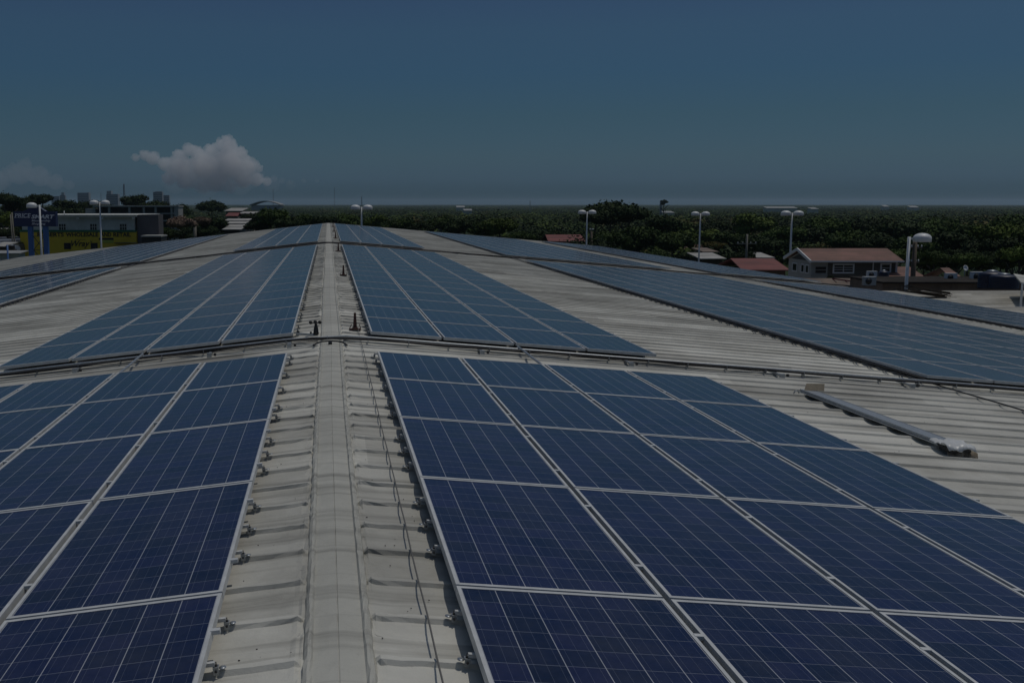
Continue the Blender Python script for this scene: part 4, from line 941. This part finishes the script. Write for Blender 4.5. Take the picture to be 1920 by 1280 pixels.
NT = [ # u, top v, depth, width px, kind, colour, label
 (1145,372,190,118,'wide',D,'tallest dark spreading tree rising above the horizon'),
 (1118,392,186,70,'wide',D,'dark flat-topped tree at the left foot of the tallest tree'),
 (1180,384,200,80,'wide',D,'dark tree on the right shoulder of the tallest tree'),
 (1195,416,158,120,'bush',M,'large domed bushy tree above the roof edge between two lamp posts'),
 (1142,428,150,80,'bush',M,'lower bushy tree just right of the short brown post'),
 (1262,430,146,90,'bush',M,'bushy tree at the right shoulder of the large domed one'),
 (1240,400,190,80,'round',D,'dark round tree behind the domed bushy tree'),
 (1300,424,185,95,'round',L_,'fresh green tree behind the second lamp post from the right'),
 (1290,408,230,90,'round',M,'green tree higher behind the fresh green one'),
 (1345,408,215,90,'round',D,'dark tree right of the second lamp post from the right'),
 (1375,430,180,80,'round',M,'green tree left of the utility pole crossarm'),
 (1412,392,205,95,'round',L_,'light green tall tree above the utility pole'),
 (1432,436,165,90,'round',D,'dark tree behind the utility pole'),
 (1468,420,180,85,'round',M,'green tree left of the right twin-headed lamp post'),
 (1505,412,200,90,'round',D,'dark tree right above the gable of the grey house'),
 (1548,402,215,100,'wide',M,'broad green tree behind the grey house roof, left part'),
 (1600,424,165,110,'bush',M,'bushy tree directly behind the middle of the grey house roof'),
 (1650,432,160,100,'bush',D,'dark bushy tree behind the right end of the grey house roof'),
 (1640,404,215,100,'wide',D,'dark tree higher up behind the grey house'),
 (1700,412,190,100,'round',D,'dark tree behind the single-headed lamp post'),
 (1742,424,150,110,'round',M,'green tree just right of the single-headed lamp post'),
 (1760,404,195,120,'wide',M,'broad green tree above the air conditioners'),
 (1800,428,140,110,'round',D,'dark green tree behind the satellite dish'),
 (1828,410,160,110,'round',M,'green tree above the navy tanks'),
 (1862,440,125,100,'round',D,'dark tree behind the navy tanks'),
 (1893,412,128,120,'round',L_,'large light green tree at the right edge of the picture'),
 (1918,452,105,80,'round',L_,'light green tree lowest at the right edge'),
 (1905,398,190,110,'wide',M,'tree topping the right edge woods'),
 (1338,450,160,46,'bush',Y_,'small yellowish shrub tree beside the small tan house'),
 (1395,466,140,60,'bush',D,'dark low tree at the foot of the utility pole'),
 (1300,470,142,46,'bush',D,'dark low bush by the roof edge left of the shack'),
 (1230,464,138,70,'bush',M,'low bushy tree spilling to the roof edge'),
 (938,404,150,76,'bush',L_,'light green bushy tree over the right roof line'),
 (905,412,158,60,'round',M,'green tree left of the light green bushy one'),
 (978,430,146,60,'bush',M,'low green tree right of the light green bushy one'),
 (1030,424,165,70,'round',D,'dark tree above the red-roofed house'),
 (1072,430,160,62,'round',D,'dark tree left of the lamp post at the spreading tree'),
 (870,404,185,70,'round',D,'dark round tree in the woods above the far roof corner'),
 (828,398,200,70,'round',M,'mid green tree right of the middle lamp post group'),
 (790,412,165,66,'bush',D,'dark bushy tree in the dip right of the roof peak'),
 (748,404,180,70,'round',M,'mid green tree two crowns right of the middle lamp post'),
 (706,398,190,60,'round',L_,'light tree immediately right of the middle lamp post'),
 (650,398,180,70,'round',M,'mid green tree just above the roof peak'),
 (606,402,175,60,'round',D,'dark tree directly behind the roof peak'),
 (568,396,190,66,'round',M,'mid green tree left of the roof peak'),
 (516,386,165,76,'round',M,'large round tree with a sunlit yellow-green top left of the peak'),
 (545,404,160,60,'bush',D,'dark bushy tree at the foot of the large round tree'),
 (486,408,165,60,'bush',D,'dark bushy tree left of the large round tree'),
 (470,396,230,60,'round',D,'dark tree behind the cream buildings'),
 (400,404,190,64,'round',D,'dark tree between the blossoming tree and the cream buildings'),
 (385,420,172,56,'bush',D,'dark low tree right of the short pale post'),
 (340,401,165,66,'bush',K_,'sparse tree full of pinkish-brown blossom right of the school block'),
 (312,424,160,44,'bush',M,'low green tree under the blossoming tree'),
 (342,424,158,60,'bush',D,'dark low tree directly under the blossoming tree'),
 (378,404,172,40,'bush',K_,'smaller blossoming tree right of the larger one'),
 (396,373,420,60,'wide',D,'dark tree hump on the horizon behind the school block'),
 (338,378,400,56,'round',D,'dark tree on the horizon right of the dark glass tower'),
 (252,362,380,50,'round',D,'round dark tree on the skyline right of the tall mast'),
 (292,374,350,60,'wide',D,'dark broad tree below the dark glass tower'),
 (205,380,330,60,'round',D,'dark tree behind the left twin-headed lamp post'),
 (175,374,360,60,'wide',D,'dark tree left of the left twin-headed lamp post'),
 (130,371,300,64,'round',D,'dark tree below the pale skyline towers'),
 (150,384,250,70,'round',D,'dark tree over the left half of the yellow shop'),
 (108,382,260,64,'round',D,'dark tree right of the blue sign top'),
 (78,361,270,44,'round',D,'high dark tree over the blue sign, right hump'),
 (53,363,275,44,'round',D,'high dark tree over the blue sign, left hump'),
 (30,370,255,60,'round',D,'dark tree left of the sign top'),
 (8,359,250,64,'wide',D,'highest dark spreading tree in the left corner'),
 (60,386,230,70,'round',D,'dark tree right behind the sign board'),
 (12,394,175,64,'bush',L_,'lighter green bushy tree at the left edge behind the poles'),
 (4,424,160,50,'bush',D,'dark bushy tree lowest at the left edge'),
 (36,420,165,50,'bush',D,'dark bushy tree between the poles and the yellow wall'),
]
BW = ['behind the single-headed lamp post','left of the two air conditioners','between the two air conditioners','behind the navy tanks','right of the navy tanks','at the lower right edge']
for i in range(12): NT.append((1690+i*21, 462+(i*7) % 17, 104+(i*5) % 14, 66, 'bush', D if i % 3 else M, '%s dark low bush at the foot of the woods, %s' % ('front' if i % 2 else 'rear', BW[i//2])))
for t in NT: tree(*t)
o = tree(1246, 373, 800, 17, 'tall', D, 'lone bushy tree standing above the far horizon'); 
c = bpy.data.objects.new('foliage', crown('bush', 0, D)); col.objects.link(c); c.parent = shrub_at; c.location = (0,0,shrub_h); c.scale = (.12,.12,.25)
t = bpy.data.objects.new('stem', me_trunk); col.objects.link(t); t.parent = shrub_at; t.scale = (1.2,1.2,shrub_h*.95)

# far-off woods: one mass of crowns out to the horizon
def woods():
    r = np.random.default_rng(77); Vs = []; Fs = []; ms = []; base = 0
    unit = []
    for s_ in range(6):
        rr = np.random.default_rng(500+s_); n = 1300
        d_ = rr.normal(0, 1, (n, 3)); d_ /= np.linalg.norm(d_, axis=1)[:, None]; d_[:, 2] = np.abs(d_[:, 2])*1.0-.15
        lob = rr.normal(0, .27, (5, 3)); lob[:, 2] = np.abs(lob[:, 2])*.5; k = rr.integers(0, 5, n)
        P = lob[k] + d_*(.62+.12*rr.normal(0, 1, (n, 1)))
        nr = d_ + rr.normal(0, .5, (n, 3)); nr /= np.linalg.norm(nr, axis=1)[:, None]; t = np.cross(nr, rr.normal(0, 1, (n, 3))); t /= np.linalg.norm(t, axis=1)[:, None]; b = np.cross(nr, t); s = .043*(.5+1.0*rr.random((n, 1)))
        unit.append(np.stack([P-t*s, P-b*s*.7, P+t*s, P+b*s*.7], 1).reshape(-1, 3))
    cand = []
    for d0_, d1_, sp_ in ((118,170,9.0),(170,330,12.0),(330,620,17.0),(620,1200,21),(1200,2400,30),(2400,5200,62),(5200,9500,130)):
        a0, a1 = R_(-25), R_(36); dd = d0_
        while dd < d1_:
            na = int((a1-a0)*dd/sp_)
            for i in range(na):
                a = a0+(a1-a0)*(i+r.uniform(-.3,1.3))/na; d_ = dd+r.uniform(-.6,.6)*sp_
                cand.append((a+YAW, d_, sp_))
            dd += sp_*.82
    for a, d_, sp_ in cand:
        x, y = d_*math.sin(a), d_*math.cos(a)
        ql = Vector((x, y, 0)) - Vector((CAM.x, CAM.y, 0)); X_, D_ = ql.dot(Rt), ql.dot(F_); u = PPX+FPX*X_/D_/cp*.99
        if d_ < 330:
            if u < 110 and D_ < 240: continue
            if 20 < u < 360 and D_ < 235: continue
            if 360 <= u < 500 and D_ < 190: continue
            if u > 1255 and D_ < 160: continue
            if D_ < 128: continue
        wd = sp_*.66*r.uniform(.6, 1.6); zt = r.uniform(4.0, 8.6) if d_ < 330 else r.uniform(5.5, 11.5)
        if d_ > 1200: zt = r.uniform(8, 13)
        if u < 330 and 240 < d_ < 1200: zt += 3.0
        v_ = unit[r.integers(0, 6)]; an = r.uniform(0, 6.28); c_, s_ = math.cos(an), math.sin(an)
        hh = min(wd*.8, 7.5)
        V = np.stack([(v_[:, 0]*c_-v_[:, 1]*s_)*wd+x, (v_[:, 0]*s_+v_[:, 1]*c_)*wd+y, v_[:, 2]*hh+gz(x, y)+zt-hh], -1)
        nq = len(V)//4
        if d_ > 1200: V = V.reshape(-1, 4, 3)[:260].reshape(-1, 3); nq = 260; 
        Vs.append(V); Fs.append(np.arange(nq*4).reshape(nq, 4)+base); base += nq*4; ms.append(np.full(nq, int(r.choice([0,0,0,0,1,1,1,1,2,2,2,3], p=None)) if r.random() > .12 else 1))
    me = mesh_np('distant_woods', np.concatenate(Vs), np.concatenate(Fs), M_leaf[:4], np.concatenate(ms))
    o = bpy.data.objects.new('distant_woods', me); col.objects.link(o); tag(o, 'continuous dark green woods stretching from behind the roof to the horizon', 'woods', kind='stuff')
    # closed canopy floor beneath the leaves
    rs = [128,160,200,260,330,430,560,750,1000,1400,2000,3000,4500,7000,9600]; na = 150; V = []
    for rd in rs:
        for i in range(na+1):
            a = R_(-26)+YAW+R_(64)*i/na; x, y = rd*math.sin(a), rd*math.cos(a); V.append((x, y, gz(x, y)+ (3.6 if rd > 250 else (2.6 if rd > 150 else .3)) + r.uniform(-1.1, 1.1)*(rd > 150)))
    fl = MB(); fl.add(V, [(j*(na+1)+i, j*(na+1)+i+1, (j+1)*(na+1)+i+1, (j+1)*(na+1)+i) for j in range(len(rs)-1) for i in range(na)])
    o = fl.build('undergrowth', M_leaf[0]); tag(o, 'dark undergrowth filling the gaps beneath the distant woods', 'undergrowth', kind='stuff')
woods()

# ------------------------------------------------------------ clouds, far beyond the haze
def cloud(name, lobes, d, lab, seed, dens, vox):
    r = np.random.default_rng(seed); s = PXM(d); um = np.mean([l[0] for l in lobes]); q0 = Q(um, 383, d); p = W(q0)
    import bmesh
    ico = []
    for sub in (1, 2):
        bm = bmesh.new(); bmesh.ops.create_icosphere(bm, subdivisions=sub, radius=1); bm.verts.index_update()
        ico.append((np.array([v.co[:] for v in bm.verts]), np.array([[v.index for v in f.verts] for f in bm.faces]))); bm.free()
    AV, AF = [], []; nb = [0]
    def ball(x, y, z, rad, sub=2):
        iv, ifc = ico[sub-1]; AV.append(iv*np.array([rad, rad, rad*.92])+np.array([x, y, z])); AF.append(ifc+nb[0]); nb[0] += len(iv)
    for (u, v, rp) in lobes:
        x = (u-um)*s; z = (383-v)*s; R0 = rp*s; ball(x, r.uniform(-.3,.3)*R0, z, R0)
        for k in range(int(14+rp*1.6)):
            dd = r.normal(0, 1, 3); dd /= np.linalg.norm(dd); dd[2] = dd[2] if dd[2] > -.3 else -dd[2]
            r1 = R0*r.uniform(.14, .40); c = (x+dd[0]*R0*.9, dd[1]*R0*.9, z+dd[2]*R0*.85); ball(*c, r1)
            for k2 in range(3):
                d2 = r.normal(0, 1, 3); d2 /= np.linalg.norm(d2); r2 = r1*r.uniform(.3,.55); ball(c[0]+d2[0]*r1*.9, c[1]+d2[1]*r1*.9, c[2]+abs(d2[2])*r1*.9, r2, 1)
    me = mesh_np(name, np.concatenate(AV), np.concatenate(AF), [])
    m = bpy.data.materials.new(name+'_vapour'); m.use_nodes = True; n = m.node_tree.nodes; l = m.node_tree.links; n.remove(n['Principled BSDF'])
    v = n.new('ShaderNodeVolumePrincipled'); v.inputs['Color'].default_value = (1,1,1,1); v.inputs['Density'].default_value = dens; v.inputs['Anisotropy'].default_value = .0
    l.new(v.outputs[0], n['Material Output'].inputs['Volume'])
    me.materials.append(m)
    o = bpy.data.objects.new(name, me); col.objects.link(o); o.location = (p.x, p.y, CAM.z); o.rotation_euler.z = -YAW
    rm = o.modifiers.new('remesh', 'REMESH'); rm.mode = 'VOXEL'; rm.voxel_size = vox*s
    tag(o, lab, 'cloud', kind=None)
cloud('cumulus_cloud', [(427,280,19),(400,290,16),(358,286,13),(372,292,14),(340,298,14),(448,298,18),(466,316,18),(430,316,30),(385,318,28),(340,318,22),(276,296,11),(290,302,13),(258,300,8),(312,312,14),(486,320,8),(350,340,20),(405,342,24),(455,338,20),(480,340,14),(320,338,14),(500,344,9),(380,352,16),(430,354,14)], 24000, 'large pale cumulus cloud low over the left horizon', 4, .0034, .8)
cloud('low_cloud', [(50,312,13),(40,330,22),(75,335,20),(15,335,16),(105,345,16),(130,350,10),(0,345,20)], 26000, 'faint low cloud bank at the far left above the trees', 9, .0005, 1.3)
cloud('cloud_veil', [(330,345,24),(390,348,26),(450,348,24),(510,350,16),(360,330,30),(430,330,36),(470,335,24),(545,350,10)], 25500, 'thin pale veil of vapour spreading beneath the large cumulus cloud', 31, .00022, 1.3)
cloud('small_cloud', [(515,338,7),(530,342,6),(545,344,5),(570,342,5),(595,342,4)], 26000, 'faint ragged cloud scraps trailing right of the large cloud', 12, .0007, .8)

# ------------------------------------------------------------ haze
hm = bpy.data.materials.new('haze_air'); hm.use_nodes = True; n = hm.node_tree.nodes; n.remove(n['Principled BSDF'])
v = n.new('ShaderNodeVolumePrincipled'); v.inputs['Color'].default_value = (.60,.77,.92,1); v.inputs['Density'].default_value = HAZE; v.inputs['Anisotropy'].default_value = .2
hm.node_tree.links.new(v.outputs[0], n['Material Output'].inputs['Volume'])
a = MB(); a.box(-15000, 15000, -15000, 15000, -14.0, 62); o = a.build('haze', hm); tag(o, kind='stuff')
